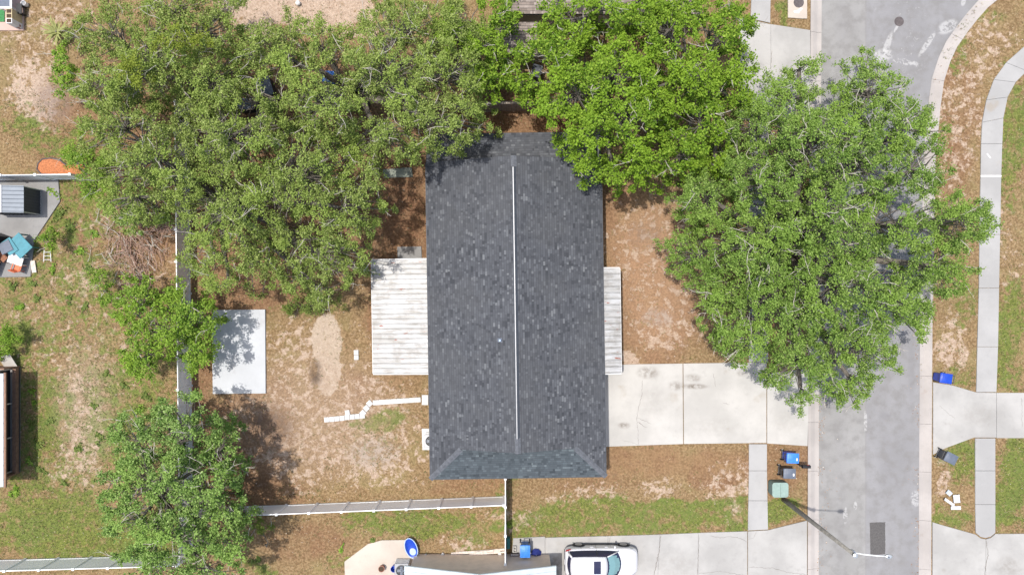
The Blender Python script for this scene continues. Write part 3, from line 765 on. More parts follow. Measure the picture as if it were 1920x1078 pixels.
# condenser beside the back wall
def condenser(name, label, loc, sz=.82, h=.80, rz=0.0):
    t = thing(name, label, 'air conditioner', loc, rz)
    build('cabinet', MB().box((0, 0, .06+h/2), (sz, sz, h)), M['alu'], t, False, bevel=.02)
    for k in range(6): build('louver', MB().box((0, 0, .16+k*.11), (sz+.012, sz+.012, .025)), M['steel'], t, False)
    build('fan_well', MB().lathe([(sz*.40, .06+h-.03), (sz*.40, .06+h+.012), (sz*.36, .06+h+.014), (sz*.34, .06+h+.004)], 24), M['black'], t, False)
    for a in range(4):
        build('fan_blade', MB().box((math.cos(a*1.57)*sz*.17, math.sin(a*1.57)*sz*.17, .06+h+.018), (sz*.28, .16, .01), rz=a*1.57, rx=.12), M['lid_grey'], t, False)
    g = MB()
    for rr in (.12, .22, .31): g.tube([(rr*math.cos(a*.393), rr*math.sin(a*.393), .06+h+.035) for a in range(17)], .005, 4)
    build('guard', g, M['steel'], t, False)
    build('foot', MB().box((0, 0, .03), (sz*.8, sz*.8, .06)), M['black'], t, False)
    return t
slab('condenser_pad', 'white concrete pad under the condenser by the back wall', [(791,803),(812,803),(812,843),(792,843)], M['paver'], .06, 'pad')
condenser('air_conditioner', 'air conditioner half under the eave of the charcoal-roofed house', (*P2(807.5, 826.5, .85), .06), .80, .75, HA)

# ------------------------------------------------------------------ white vinyl fences
def vinyl_fence(label, a, b, n, h=1.83, group=None, mat='vinyl', skip_last=False):
    A, B = Vector(P2(*a)), Vector(P2(*b)); d = (B-A); ln = d.length; ang = math.atan2(d.y, d.x)
    t = thing('vinyl_fence', label, 'fence', (A.x, A.y, 0), ang, group)
    pitch = ln/n; w = pitch-.13
    post = MB().box((0, 0, h/2), (.127, .127, h+.06)); post.v = [(x, y, z) for x, y, z in post.v]
    pm = post.mesh('post'); cap = MB().add([(-.075, -.075, h+.03), (.075, -.075, h+.03), (.075, .075, h+.03), (-.075, .075, h+.03), (-.075, -.075, h+.055), (.075, -.075, h+.055), (.075, .075, h+.055), (-.075, .075, h+.055), (0, 0, h+.10)],
                                          [(3, 2, 1, 0), (0, 1, 5, 4), (1, 2, 6, 5), (2, 3, 7, 6), (3, 0, 4, 7), (4, 5, 8), (5, 6, 8), (6, 7, 8), (7, 4, 8)]).mesh('post_cap')
    rail = MB().box((pitch/2, 0, 0), (pitch-.128, .05, .14)).mesh('rail')
    pan = MB(); nb = 11; bw = w/nb
    for i in range(nb): pan.box((.065+bw*(i+.5), rnd.uniform(-.001, .001), (h-.02)/2+.02), (bw-.004, .022, h-.24))
    pan.box((pitch/2, 0, (h-.02)/2+.02), (w, .012, h-.25))
    pam = pan.mesh('panel')
    for i in range(n+1):
        if i == n and skip_last: break
        p = link('post', pm, M[mat], t, loc=(i*pitch, 0, 0)); link('post_cap', cap, M[mat], p)
        if i < n:
            link('panel', pam, M[mat], t, loc=(i*pitch, rnd.uniform(-.006, .006), -.02))
            for z in (h-.07, .12): link('rail', rail, M[mat], t, loc=(i*pitch, 0, z))
    return t
vinyl_fence('white vinyl fence running past the big white slab and under the oaks', (354, 205), (362, 953), 13, skip_last=True)
vinyl_fence('white vinyl fence south of the path, leading to the house corner', (362, 953), (945, 930), 10)
vinyl_fence('short white vinyl fence joining the two houses', (948, 882), (948, 1036), 3)
vinyl_fence('white vinyl fence along the green lawn, ending under the leafy tree', (-76, 1051), (358, 1039), 7)
vinyl_fence('white vinyl fence stub between the two fence lines under the leafy tree', (362, 960), (362, 1034), 1)
vinyl_fence('white vinyl fence behind the small metal shed beside orange mulch', (-84, 339), (166, 336), 4)
# board fence behind the house
def board_fence(label, a, b, h=1.8):
    A, B = Vector(P2(*a)), Vector(P2(*b)); d = B-A; ang = math.atan2(d.y, d.x)
    t = thing('board_fence', label, 'fence', (A.x, A.y, 0), ang); n = int(d.length/.155)
    bm_ = MB().box((0, 0, h/2), (.14, .02, h)).mesh('board')
    for i in range(n):
        link('board', bm_, M['wood'], t, loc=(.08+i*.155, rnd.uniform(-.006, .006), rnd.uniform(-.02, .02)))
    build('rail', MB().box((d.length/2, .03, h+.02), (d.length, .14, .04)), M['wood'], t, False)
    build('rail', MB().box((d.length/2, .035, .5), (d.length, .04, .09)), M['wood'], t, False)
    k = int(d.length/2.2)
    for i in range(k+1): build('post', MB().box((i*d.length/k, .06, h/2), (.1, .09, h)), M['wood'], t, False)
board_fence('grey wooden board fence behind the rear of the house', (866, 209), (1066, 207))

# ------------------------------------------------------------------ neighbouring buildings
def gabled(name, label, x0, x1, y0, y1, eave, ridge, axis, wallm, roofm, inset=.3, rib=None, doors=()):
    """plain gabled house: axis 'Y' = ridge runs north-south"""
    cx, cy = (x0+x1)/2, (y0+y1)/2
    t = thing(name, label, 'house', (cx, cy, 0))
    b = lambda nm, mb, m, par=t, **k: build(nm, mb, m, par, False, **k)
    hx, hy = (x1-x0)/2, (y1-y0)/2
    b('wall', MB().prism([(-hx+inset, -hy+inset), (hx-inset, -hy+inset), (hx-inset, hy-inset), (-hx+inset, hy-inset)], -.05, eave-.06), wallm)
    thk = .1
    if axis == 'Y':
        b('gable_wall', MB().add([(-hx+inset, hy-inset, eave-.08), (hx-inset, hy-inset, eave-.08), (0, hy-inset, ridge-.18)], [(0, 1, 2)]), wallm)
        for sgn in (-1, 1):
            v = [(sgn*hx, -hy, eave), (sgn*hx, hy, eave), (0, hy, ridge), (0, -hy, ridge)]
            mb = MB().add(v+[(x, y, z-thk) for x, y, z in v], [(0, 1, 2, 3)[::sgn], (7, 6, 5, 4)[::sgn], (0, 4, 5, 1), (1, 5, 6, 2), (2, 6, 7, 3), (3, 7, 4, 0)])
            ro_ = b('roof', mb, roofm)
            if rib:
                rm = MB().add([(0, -.02, 0), (0, .02, 0), (0, .012, .035), (0, -.012, .035), (-sgn*hx, -.02, ridge-eave), (-sgn*hx, .02, ridge-eave), (-sgn*hx, .012, ridge-eave+.035), (-sgn*hx, -.012, ridge-eave+.035)],
                              [(0, 3, 7, 4), (3, 2, 6, 7), (2, 1, 5, 6), (0, 1, 2, 3), (7, 6, 5, 4)]).mesh('rib')
                for i in range(int(2*hy/rib)+1): link('rib', rm, roofm, ro_, loc=(sgn*hx, hy-.03-i*rib, eave))
    else:
        for sgn in (-1, 1):
            v = [(hx, sgn*hy, eave), (-hx, sgn*hy, eave), (-hx, 0, ridge), (hx, 0, ridge)]
            mb = MB().add(v+[(x, y, z-thk) for x, y, z in v], [(0, 1, 2, 3)[::sgn], (7, 6, 5, 4)[::sgn], (0, 4, 5, 1), (1, 5, 6, 2), (2, 6, 7, 3), (3, 7, 4, 0)])
            ro_ = b('roof', mb, M['roofbase'])
            ms = MB(); ql = math.hypot(hy, ridge-eave); cs, sn = hy/ql, (ridge-eave)/ql
            shingles(ms, (0, sgn*hy, eave), (-sgn, 0, 0), (0, -sgn*cs, sn), (0, sgn*sn, cs), ql, lambda tt: (-hx, hx), 9+sgn, .16)
            tag(b('shingles', ms, roofm, ro_), kind='stuff')
    return t
# tan house to the south, white ribbed roof with its gable end to the fence
xa = P2(758, 1064, 2.5)[0]; xb = P2(1043, 1058, 2.5)[0]; yb_ = P2(900, 1060, 2.5)[1]
th_ = gabled('house', 'tan stucco house with white ribbed metal roof below the short fence', xa, xb, yb_-14, yb_, 2.5, 3.75, 'Y', M['tanwall'], M['roofmetal_white'], .28, .30)
# tan-shingled house to the north
x0n = P2(946, 28, 2.8)[0]; y0n = P2(946, 27, 2.8)[1]
gabled('house', 'tan-shingled house beyond the board fence among bright green trees', x0n, x0n+11.5, y0n, y0n+9.5, 2.8, 4.6, 'X', M['stucco'], M['shingle_tan'], .4)
ax, ay = P2(925, 45, 2.3); bx_, by_ = P2(1008, 102, 2.3)
pc = thing('porch', 'low tan-shingled porch roof attached behind the neighbouring house', 'porch', ((ax+bx_)/2, (ay+by_)/2, 0))
w2, d2 = (bx_-ax)/2, (ay-by_)/2
build('roof', MB().add([(-w2, -d2, 2.25), (w2, -d2, 2.25), (w2, d2, 2.55), (-w2, d2, 2.55), (-w2, -d2, 2.15), (w2, -d2, 2.15), (w2, d2, 2.45), (-w2, d2, 2.45)],
      [(0, 1, 2, 3), (7, 6, 5, 4), (0, 4, 5, 1), (1, 5, 6, 2), (2, 6, 7, 3), (3, 7, 4, 0)]), M['roofbase'], pc, False)
ms = MB(); q = math.atan2(.3, 2*d2); shingles(ms, (0, -d2, 2.25), (1, 0, 0), (0, math.cos(q), math.sin(q)), (0, -math.sin(q), math.cos(q)), 2*d2/math.cos(q), lambda t: (-w2, w2), 21, .16)
tag(build('shingles', ms, M['shingle_tan'], pc, False), kind='stuff')
for x in (-w2+.15, 0, w2-.15): build('post', MB().box((x, -d2+.12, 1.08), (.1, .1, 2.16)), M['wood'], pc, False)

# open-sided brown porch at the west edge
wp = thing('porch', 'brown timber porch with dark open bays and white metal roof', 'porch', P(20, 785))
x_out = P2(38, 0)[0]; yt = P2(0, 688)[1]; yb2 = P2(0, 884)[1]
re_x = P2(9, 0, 2.1)[0]
build('floor', MB().box((x_out-1.5, (yt+yb2)/2, .06), (3.0, yt-yb2, .12)), M['greypad'], wp)
build('knee_wall', MB().box((x_out-.11, (yt+yb2)/2, .22), (.22, yt-yb2, .34)), M['brownwood'], wp)
for y in (yt+.04, yb2-.04): build('end_wall', MB().box((x_out-1.5, y, .7), (3.0, .08, 1.4)), M['brownwood'], wp)
build('back_wall', MB().box((x_out-2.9, (yt+yb2)/2, 1.0), (.1, yt-yb2, 2.0)), M['darkvoid'], wp)
build('screen', MB().box((x_out-.42, (yt+yb2)/2, 1.1), (.02, yt-yb2-.2, 1.6)), M['darkvoid'], wp)
for k in range(4):
    y = yt-.1-(yt-yb2-.2)*k/3
    build('post', MB().box((x_out-.34, y, 1.05), (.07, .06, 1.9)), M['poplar'], wp)
ry0, ry1 = P2(0, 700, 2.1)[1], P2(0, 912, 2.1)[1]
wr = build('roof', MB().box((re_x-1.6, (ry0+ry1)/2, 2.12), (3.1, ry0-ry1, .06)), M['roofmetal_white'], wp)
for k in range(8): build('seam', MB().box((re_x-1.6, ry0-(ry0-ry1)*(k+.5)/8, 2.165), (3.1, .04, .03)), M['steel'], wr)
build('gutter', MB().box((re_x, (ry0+ry1)/2, 2.07), (.13, ry0-ry1+.1, .11)), M['brownwood'], wp)
brd = thing('board', 'pale curved plywood sheet leaning at the brown porch end', 'board', P(24, 678))
build('sheet', MB().box((*P2(24, 676), .45), (.75, .9, .03), rz=.2, rx=.5), M['pad'], brd)

# ------------------------------------------------------------------ metal shed and clutter on the west pad
slab('shed_pad', 'weathered grey concrete pad under the small metal shed', [(-60,340),(110,338),(113,378),(72,440),(64,452),(58,519),(-60,521)], M['greypad'], .05, 'pad', bev=.01)
shx = P2(78, 0)[0]; shy0 = P2(0, 357)[1]; shy1 = P2(0, 403)[1]
shed = thing('metal_shed', 'small metal shed with blue-grey ribbed roof and charcoal wall', 'shed', (shx-1.2, (shy0+shy1)/2, .05))
ew = 1.62; rg = 1.86
build('wall', MB().box((shx-1.2, (shy0+shy1)/2, .05+ew/2), (2.4, shy0-shy1, ew)), M['shedwall'], shed)
for i in range(9):
    y = shy1+.07+i*(shy0-shy1-.14)/8; build('wall_rib', MB().box((shx+.012, y, .05+ew/2), (.03, .035, ew-.06)), M['charcoal'], shed)
    if i < 9: build('wall_rib', MB().box((shx-2.2+i*.26, shy1-.012, .05+ew/2), (.035, .03, ew-.06)), M['charcoal'], shed)
for sgn in (-1, 1):
    v = [(shx-1.2+sgn*1.26, shy0+.05, ew+.06), (shx-1.2+sgn*1.26, shy1-.05, ew+.06), (shx-1.2, shy1-.05, rg), (shx-1.2, shy0+.05, rg)]
    rp = build('roof', MB().add(v+[(x, y, z-.03) for x, y, z in v], [(3, 2, 1, 0)[::-sgn], (4, 5, 6, 7)[::-sgn], (0, 1, 5, 4), (1, 2, 6, 5), (3, 0, 4, 7)]), M['shedroof'], shed)
    for i in range(7):
        y = shy1+.02+i*(shy0-shy1-.04)/6
        build('roof_rib', MB().tube([(shx-1.2+sgn*1.25, y, ew+.075), (shx-1.2, y, rg+.015)], .014, 4), M['shedroof'], rp)
build('ridge_trim', MB().box((shx-1.2, (shy0+shy1)/2, rg+.02), (.14, shy0-shy1+.1, .03)), M['trim'], shed)
build('frame', MB().box((shx+.02, (shy0+shy1)/2, .09), (.06, shy0-shy1+.06, .08)).box((shx+.02, shy0, .05+ew/2), (.05, .05, ew)).box((shx+.02, shy1, .05+ew/2), (.05, .05, ew)), M['steel'], shed)

dk = thing('tool_locker', 'long black locker with pale edge strip beside the turquoise boards', 'locker', P(2, 478, .05), math.radians(-20))
build('cabinet', MB().box((-.35, 0, .62), (1.1, 2.5, 1.14)), M['black'], dk, False, bevel=.02)
build('lid', MB().box((-.38, 0, 1.23), (1.16, 2.56, .06)), M['charcoal'], dk, False, bevel=.01)
build('edge_strip', MB().box((.22, .4, 1.0), (.04, 1.5, .05)), M['trim'], dk, False)
gr = thing('grill', 'square charcoal grill with flat lid near the turquoise boards', 'grill', P(28, 465, .05), .45)
build('box', MB().box((0, 0, .62), (.72, .66, .3)), M['black'], gr, False, bevel=.02)
build('lid', MB().box((0, 0, .80), (.76, .70, .08)), M['lid_grey'], gr, False, bevel=.03, seg=2)
for sx in (-1, 1):
    for sy in (-1, 1): build('leg', MB().box((sx*.3, sy*.28, .24), (.04, .04, .48)), M['charcoal'], gr, False)
bt = thing('table', 'turquoise table with an extra board laid across it', 'table', P(52, 462, .05), .75)
build('tabletop', MB().box((0, 0, .72), (1.05, 1.25, .05)), M['teal'], bt, False, bevel=.01)
build('board', MB().box((-.45, .35, .78), (.65, .95, .03), rz=-.15), M['teal'], bt, False)
for sx in (-1, 1):
    for sy in (-1, 1): build('leg', MB().box((sx*.45, sy*.55, .35), (.06, .06, .7)), M['tealdark'], bt, False)
wt = thing('table', 'white plastic table beside the orange chair', 'table', P(40, 487, .05), -.3)
build('tabletop', MB().box((0, 0, .5), (.95, .62, .04)), M['whiteplastic'], wt, False, bevel=.015)
for sx in (-1, 1):
    for sy in (-1, 1): build('leg', MB().box((sx*.4, sy*.24, .24), (.05, .05, .48)), M['whiteplastic'], wt, False)
def chair(label, loc, rz, m, group=None):
    t = thing('chair', label, 'chair', loc, rz, group)
    build('seat', MB().box((0, 0, .42), (.46, .44, .04)), m, t, False, bevel=.015)
    build('backrest', MB().box((0, .23, .66), (.46, .04, .46), rx=-.18), m, t, False, bevel=.015)
    for sx in (-1, 1):
        build('armrest', MB().box((sx*.23, .02, .60), (.05, .40, .03)), m, t, False)
        for sy in (-1, 1): build('leg', MB().box((sx*.2, sy*.18, .2), (.04, .04, .4)), m, t, False)
chair('orange plastic chair on the shed pad', P(42, 502, .05), 2.8, M['orange'])
chair('rusty brown metal chair between locker and white table', P(15, 484, .05), .8, M['rust'])
ld = thing('step_frame', 'white folding frame lying on weeds beside the pad', 'frame', P(88, 479))
for sx in (-5, 6): build('side_rail', MB().tube([P(88+sx, 469, .12), P(88+sx*1.3, 491, .10)], .022, 6), M['trim'], ld)
for y in (473, 480, 487): build('rung', MB().tube([P(82.5, y, .11), P(94.5, y, .11)], .016, 6), M['trim'], ld)
bd = based('plank', MB().box((*P2(64, 500), .05), (.28, .75, .06), rz=.15), M['poplar'], P(64, 500)); tag(bd, 'grey plank lying at the corner of the shed pad', 'plank')

# kidney-shaped bed of orange mulch
ml_pts = [(70,318),(72,307),(80,299),(96,297),(112,300),(122,308),(130,315),(142,310),(152,306),(162,312),(160,327),(120,329),(78,327)]
mp = poly(ml_pts); mbed = thing('mulch_bed', 'kidney-shaped bed of orange mulch with dark edging by the fence', 'mulch bed', P(110, 314))
g_ = MB(); cxm, cym = P2(112, 314)
rings = [(1.0, .02), (.8, .07), (.4, .09)]; vv_ = []
for k, z in rings:
    for x, y in mp: vv_.append((cxm+(x-cxm)*k, cym+(y-cym)*k, z+rnd.uniform(-.01, .01)))
n_ = len(mp); fs = [(a*n_+i, a*n_+(i+1) % n_, (a+1)*n_+(i+1) % n_, (a+1)*n_+i) for a in range(2) for i in range(n_)]+[tuple(range(2*n_, 3*n_))]
build('mulch', g_.add(vv_, fs), M['mulch'], mbed)
build('edging', MB().tube([(x, y, .04) for x, y in mp+mp[:1]], .045, 6), M['iron'], mbed)

# ------------------------------------------------------------------ patio clutter in the north-west corner
slab('brick_patio', 'pink paved patio beyond the sandy yard', [(-80,-60),(45,-60),(45,58),(-80,58)], M['pinkpaver'], .05, 'patio')
rk = thing('plant_shelf', 'yellowish wooden plant shelf with three open boxes', 'shelf', P(18, 30, .05))
for i, y in enumerate((22, 31, 40)):
    X, Y, _ = P(18, y, .9)
    bx = build('planter_box', MB().box((X, Y, .5), (.36, .30, .9)), M['yellowwood'] if i < 2 else M['trim'], rk)
    build('soil', MB().box((X, Y, .955), (.28, .22, .02)), M['soil'], bx)
dbn = thing('bench', 'dark bench on the pink patio', 'bench', P(36, 17, .05))
build('seat', MB().box((*P2(36, 17, .45), .45), (.32, .62, .05)), M['black'], dbn)
for sy in (-1, 1): build('leg', MB().box((P2(36, 17, .45)[0], P2(36, 17, .45)[1]+sy*.25, .22), (.28, .05, .44)), M['black'], dbn)
tb = thing('table', 'glass patio table with wide white frame', 'table', P(12, 0, .05))
X, Y, _ = P(12, 0, .7)
build('frame', MB().box((X+.3, Y, .72), (.12, 1.1, .06)).box((X-.05, Y-.5, .721), (.6, .12, .06)).box((X-.5, Y, .722), (.12, 1.1, .06)).box((X-.05, Y+.5, .721), (.6, .12, .06)), M['trim'], tb)
build('glass', MB().box((X-.1, Y, .70), (.75, .95, .02)), M['lid_grey'], tb)
for sx in (-.5, .3):
    for sy in (-.45, .45): build('leg', MB().box((X+sx, Y+sy, .37), (.06, .06, .68)), M['trim'], tb)
mt = based('artificial_turf', MB().box((*P2(2, 31), .075), (.55, .75, .05)), M['turf'], P(2, 31, .05)); tag(mt, 'green turf mat beside the wooden plant shelf', 'mat')
def pot(label, loc, r=.16, h=.26, m=None):
    t = thing('plant_pot', label, 'pot', loc)
    build('pot', MB().lathe([(r*.7, 0), (r, h), (r*.86, h), (r*.8, h-.05)], 16), m or M['pot'], t, False, smooth=False)
    build('soil', MB().lathe([(r*.8, h-.06), (r*.78, h-.045)], 16), M['soil'], t, False)
pot('brown flower pot at the corner of the pink patio', P(38, 51, .05))
pot('small dark pot beside the brown pot on the pink patio', P(33, 48.5, .05), .12, .2, M['iron'])
bk = based('bucket', MB().lathe([(.13, 0), (.16, .32), (.14, .32), (.12, .05)], 16, (*P2(50, 10), 0)), M['whiteplastic'], P(50, 10)); tag(bk, 'white bucket standing at the edge of the pink patio', 'bucket')
bl = based('ball', MB().lathe([(.02, 0), (.1, .03), (.15, .1), (.155, .16), (.13, .23), (.07, .29), (.01, .31)], 18, (*P2(560, 8), -.01)), M['whiteplastic'], P(560, 8), smooth=True); tag(bl, 'white ball lying on the bare sand past the oaks', 'ball')
pp_ = thing('post', 'white post standing among the oaks at the sandy clearing', 'post', P(322, 22)); build('shaft', MB().tube([P(322, 22), (*P2(322, 22), 2.2)], .05, 8), M['vinyl'], pp_); build('cap', MB().box((*P2(322, 22), 2.22), (.14, .14, .05)), M['vinyl'], pp_)

# ------------------------------------------------------------------ south patio and yard clutter
slab('patio_slab', 'tan concrete patio beside the tan stucco house', [(646,1052),(690,1019),(716,1012),(776,1011),(786,1034),(785,1120),(648,1120)], M['patio'], .05, 'patio')
tub = thing('sled', 'blue and white oval plastic sled propped on the tan patio', 'sled', P(772, 1024, .05), math.radians(20))
build('shell', MB().lathe([(.05, .10), (.28, .08), (.40, .14), (.45, .26), (.47, .27), (.45, .29), (.38, .19), (.26, .14), (.03, .13)], 28, sx=.8, sy=1.35), M['deepblue'], tub, False, smooth=True)
build('rim', MB().tube([(.37*math.cos(a*.2618), .63*math.sin(a*.2618), .285) for a in range(25)], .03, 6), M['lblue'], tub, False)
build('seat_pad', MB().lathe([(.26, .15), (.25, .19), (.2, .2)], 20, c=(0, -.28, 0), sx=.8, sy=.9), M['lblue'], tub, False)
condenser('air_conditioner', 'air conditioner at the corner of the tan stucco house', (*P2(757, 1058), .05), .85, .8)
pot('round brown pot on the tan patio', P(717, 1062, .05), .2, .35)
bsn = based('bin', MB().lathe([(.14, 0), (.2, .5), (.18, .5), (.14, .1)], 16, (*P2(741, 1060), .05)), M['deepblue'], P(741, 1060, .05)); tag(bsn, 'small blue bucket next to the air conditioner on the tan patio', 'bucket')
for i, (a, b, w) in enumerate((((846,1037),(946,1029),.13), ((862,1035),(938,1031.5),.16), ((880,1038),(948,1033),.10), ((890,1034.5),(925,1030),.12))):
    A, B = Vector(P2(*a)), Vector(P2(*b)); d = B-A
    o = based('plank', MB().box(((A.x+B.x)/2, (A.y+B.y)/2, .03+i*.035), (d.length, w, .035), rz=math.atan2(d.y, d.x)), M['poplar'], ((A.x+B.x)/2, (A.y+B.y)/2, .0))
    tag(o, ('longest weathered plank along the tan wall, lowest of the stack', 'wide weathered plank in the middle of the stack by the tan wall', 'narrow weathered plank touching the short white fence', 'short weathered plank topmost of the stack by the tan wall')[i], 'plank', 'planks along the tan wall')
for x, y, lb_ in ((937, 1037, 'pale rubble block beside the planks at the tan wall'), (798, 1040, 'pale rubble block near the blue sled at the tan wall'), (830, 1038, 'pale rubble block between planks and blue sled')):
    o = based('rubble_block', MB().box((*P2(x, y), .06), (.2, .16, .16), rz=rnd.random()), M['paver'], P(x, y), bevel=.02); tag(o, lb_, 'block', 'rubble blocks by the tan wall')
cb = thing('cinder_block', 'hollow concrete block standing beside the blue bin', 'block', P(965, 1027, .035))
X, Y, _ = P(965, 1027)
build('shell', MB().box((X-.085, Y, .135), (.03, .39, .2)).box((X+.085, Y, .135), (.03, .39, .2)).box((X, Y-.18, .135), (.14, .03, .199)).box((X, Y+.18, .135), (.14, .03, .199)).box((X, Y, .135), (.14, .03, .199)), M['pad'], cb)
gt = thing('crate', 'dark grey grated crate between fence and blue bin', 'crate', P(965, 1044, .035))
X, Y, _ = P(965, 1040)
build('box', MB().box((X, Y, .19), (.5, .38, .3)), M['iron'], gt)
for k in range(6): build('slat', MB().box((X-.2+k*.08, Y, .35), (.03, .36, .02)), M['lid_grey'], gt)
for x, y, m, lb in ((970, 1056, 'lblue', 'pale blue box fixed on the tan wall'), (982, 1056, 'seafoam', 'pale green box fixed on the tan wall')):
    o = based('meter_box', MB().box((*P2(x, y, 1.2), 1.2), (.30, .16, .40)), M[m], P(x, y, 1.0), bevel=.02); tag(o, lb, 'meter box')
tl = based('hose_box', MB().box((*P2(953, 1014), .25), (.22, .62, .5)), M['tealdark'], P(953, 1014), bevel=.03); tag(tl, 'dark teal box standing against the short fence', 'box')
ub = thing('umbrella', 'navy cloth umbrella lying open next to the blue bin', 'umbrella', P(1005, 1035, .035))
X, Y, _ = P(1005, 1035)
v = [(X, Y, .42)]+[(X+.33*math.cos(a*math.pi/4+.3)*(1 if a % 2 else 1.05), Y+.30*math.sin(a*math.pi/4+.3), .13+.04*(a % 2)) for a in range(8)]
build('canopy', MB().add(v, [(0, i+1, (i+1) % 8+1) for i in range(8)]), M['navy'], ub)
build('shaft', MB().tube([(X, Y, .46), (X+.05, Y-.02, .04)], .012, 6), M['steel'], ub)

# ------------------------------------------------------------------ wheeled bins
def cart(label, loc, rz, body, lidm, sticker=True, group=None, h=1.02):
    t = thing('wheeled_bin', label, 'bin', loc, rz, group)
    b = lambda nm, mb, m, p=t, **k: build(nm, mb, m, p, False, **k)
    b('body', MB().box((0, 0, .06+(h-.12)/2), (.66, .56, h-.12), taper=.78), body, bevel=.03, seg=2)
    b('rim', MB().box((0, 0, h-.06), (.72, .60, .05)), body, bevel=.015)
    l = MB()
    nx_, ny_ = 7, 5; vv = []
    for i in range(nx_):
        for j in range(ny_):
            u = i/(nx_-1)*2-1; w = j/(ny_-1)*2-1
            vv.append((u*.375+.02, w*.305, h-.03+.075*(1-u*u*.9)*(1-w*w*.55)))
    fs = [(i*ny_+j, (i+1)*ny_+j, (i+1)*ny_+j+1, i*ny_+j+1) for i in range(nx_-1) for j in range(ny_-1)]
    l.add(vv, fs); l.box((.02, 0, h-.03), (.75, .61, .03))
    ld_ = b('lid', l, lidm, bevel=.01)
    for sy in (-1, 1):
        b('handle_arm', MB().box((-.42, sy*.22, h-.07), (.16, .05, .05)), M['black'])
        w = b('wheel', MB().tube([(-.30, sy*.26, .12), (-.30, sy*.32, .12)], .12, 16), M['rubber'])
        b('hub', MB().tube([(-.30, sy*.325, .12), (-.30, sy*.335, .12)], .05, 10), M['whiteplastic'], w)
    b('handle', MB().tube([(-.49, -.25, h-.06), (-.49, .25, h-.06)], .022, 8), M['black'])
    b('axle', MB().tube([(-.30, -.30, .12), (-.30, .30, .12)], .015, 6), M['steel'])
    if sticker: b('sticker', MB().box((.25, -.06, h+.005+.018), (.09, .16, .008), ry=.12), M['whiteplastic'], ld_)
    return t
cart('blue wheeled bin with bright blue lid beside the black mailbox', P(1474, 851.5), -.03, M['deepblue'], M['blue'])
cart('dark grey wheeled bin between the blue bin and green utility box', P(1468, 879.5), -.02, M['black'], M['lid_grey'])
rb_ = cart('deep blue wheeled bin at the kerb by the street driveway', P(1756, 705.5), math.radians(172), M['deepblue'], M['deepblue'], False)
cart('charcoal wheeled bin standing askew on the verge opposite', P(1764, 851.5), math.radians(-27), M['charcoal'], M['lid_grey'], False)
cart('bright blue wheeled bin by the tan stucco house', P(984, 1021.5, .035), math.radians(-90), M['blue'], M['blue'], False)
cart('dark wheeled bin glimpsed between bright trees behind the board fence', P(1005, 143), 1.3, M['black'], M['charcoal'], False)
tr_ = thing('tote', 'bright blue plastic tote under a gap in the oaks', 'tote', P(630, 158)); X, Y, _ = P(622, 151)
build('box', MB().box((X, Y, .4), (.7, .6, .78), taper=.85), M['blue'], tr_, bevel=.03); build('lid', MB().box((X, Y, .81), (.76, .66, .06)), M['blue'], tr_, bevel=.02)
for i, (x, y, sx, sy, a, lb) in enumerate(((470, 203, 1.0, .6, .1, 'dark slate tarp-covered box under the oaks'), (506, 172, .8, 1.1, .3, 'bluish tarp-covered box in an oak gap'))):
    t = thing('covered_box', lb, 'box', P(x, y)); X, Y, _ = P(x, y)
    build('box', MB().box((X, Y, .5), (sx, sy, 1.0), rz=a), M['black'], t); build('cover', MB().box((X, Y, 1.02), (sx+.12, sy+.12, .05), rz=a), M['lid_grey'], t, bevel=.02)
# utility pedestal
up_ = thing('utility_box', 'pale green utility box beside the leaning street light base', 'utility box', P(1455, 912)); 
def rrect(w, d, r, n=4):
    out = []
    for cx, cy, a0 in ((w/2-r, d/2-r, 0), (-w/2+r, d/2-r, 90), (-w/2+r, -d/2+r, 180), (w/2-r, -d/2+r, 270)):
        for i in range(n+1):
            a = math.radians(a0+90*i/n); out.append((cx+r*math.cos(a), cy+r*math.sin(a)))
    return out
build('cabinet', MB().prism(rrect(.98, .90, .16), 0, .66), M['dkgreen'], up_, False)
build('lid', MB().prism(rrect(1.0, .92, .17), .662, .74), M['seafoam'], up_, False, bevel=.03, seg=2)
build('door', MB().box((.498, 0, .33), (.02, .7, .5)), M['seafoam'], up_, False)
build('lid_seam', MB().box((0, 0, .742), (.02, .80, .006)), M['dkgreen'], up_, False)
# mailbox
mb_ = thing('mailbox', 'black mailbox on a thin post at the kerb', 'mailbox', P(1491, 866))
build('post', MB().box((0, 0, .5), (.08, .08, 1.0)), M['black'], mb_, False)
build('arm', MB().box((.12, 0, .96), (.5, .07, .06)), M['black'], mb_, False)
build('box', MB().prism([(-.02, -.1), (.46, -.1), (.46, .1), (-.02, .1)], .99, 1.12).tube([(-.02, 0, 1.12), (.46, 0, 1.12)], .1, 14), M['black'], mb_, False)
build('door', MB().box((.468, 0, 1.1), (.012, .17, .18)), M['iron'], mb_, False)
build('flag', MB().box((.3, .112, 1.2), (.14, .012, .06)), M['red_lens'], mb_, False)
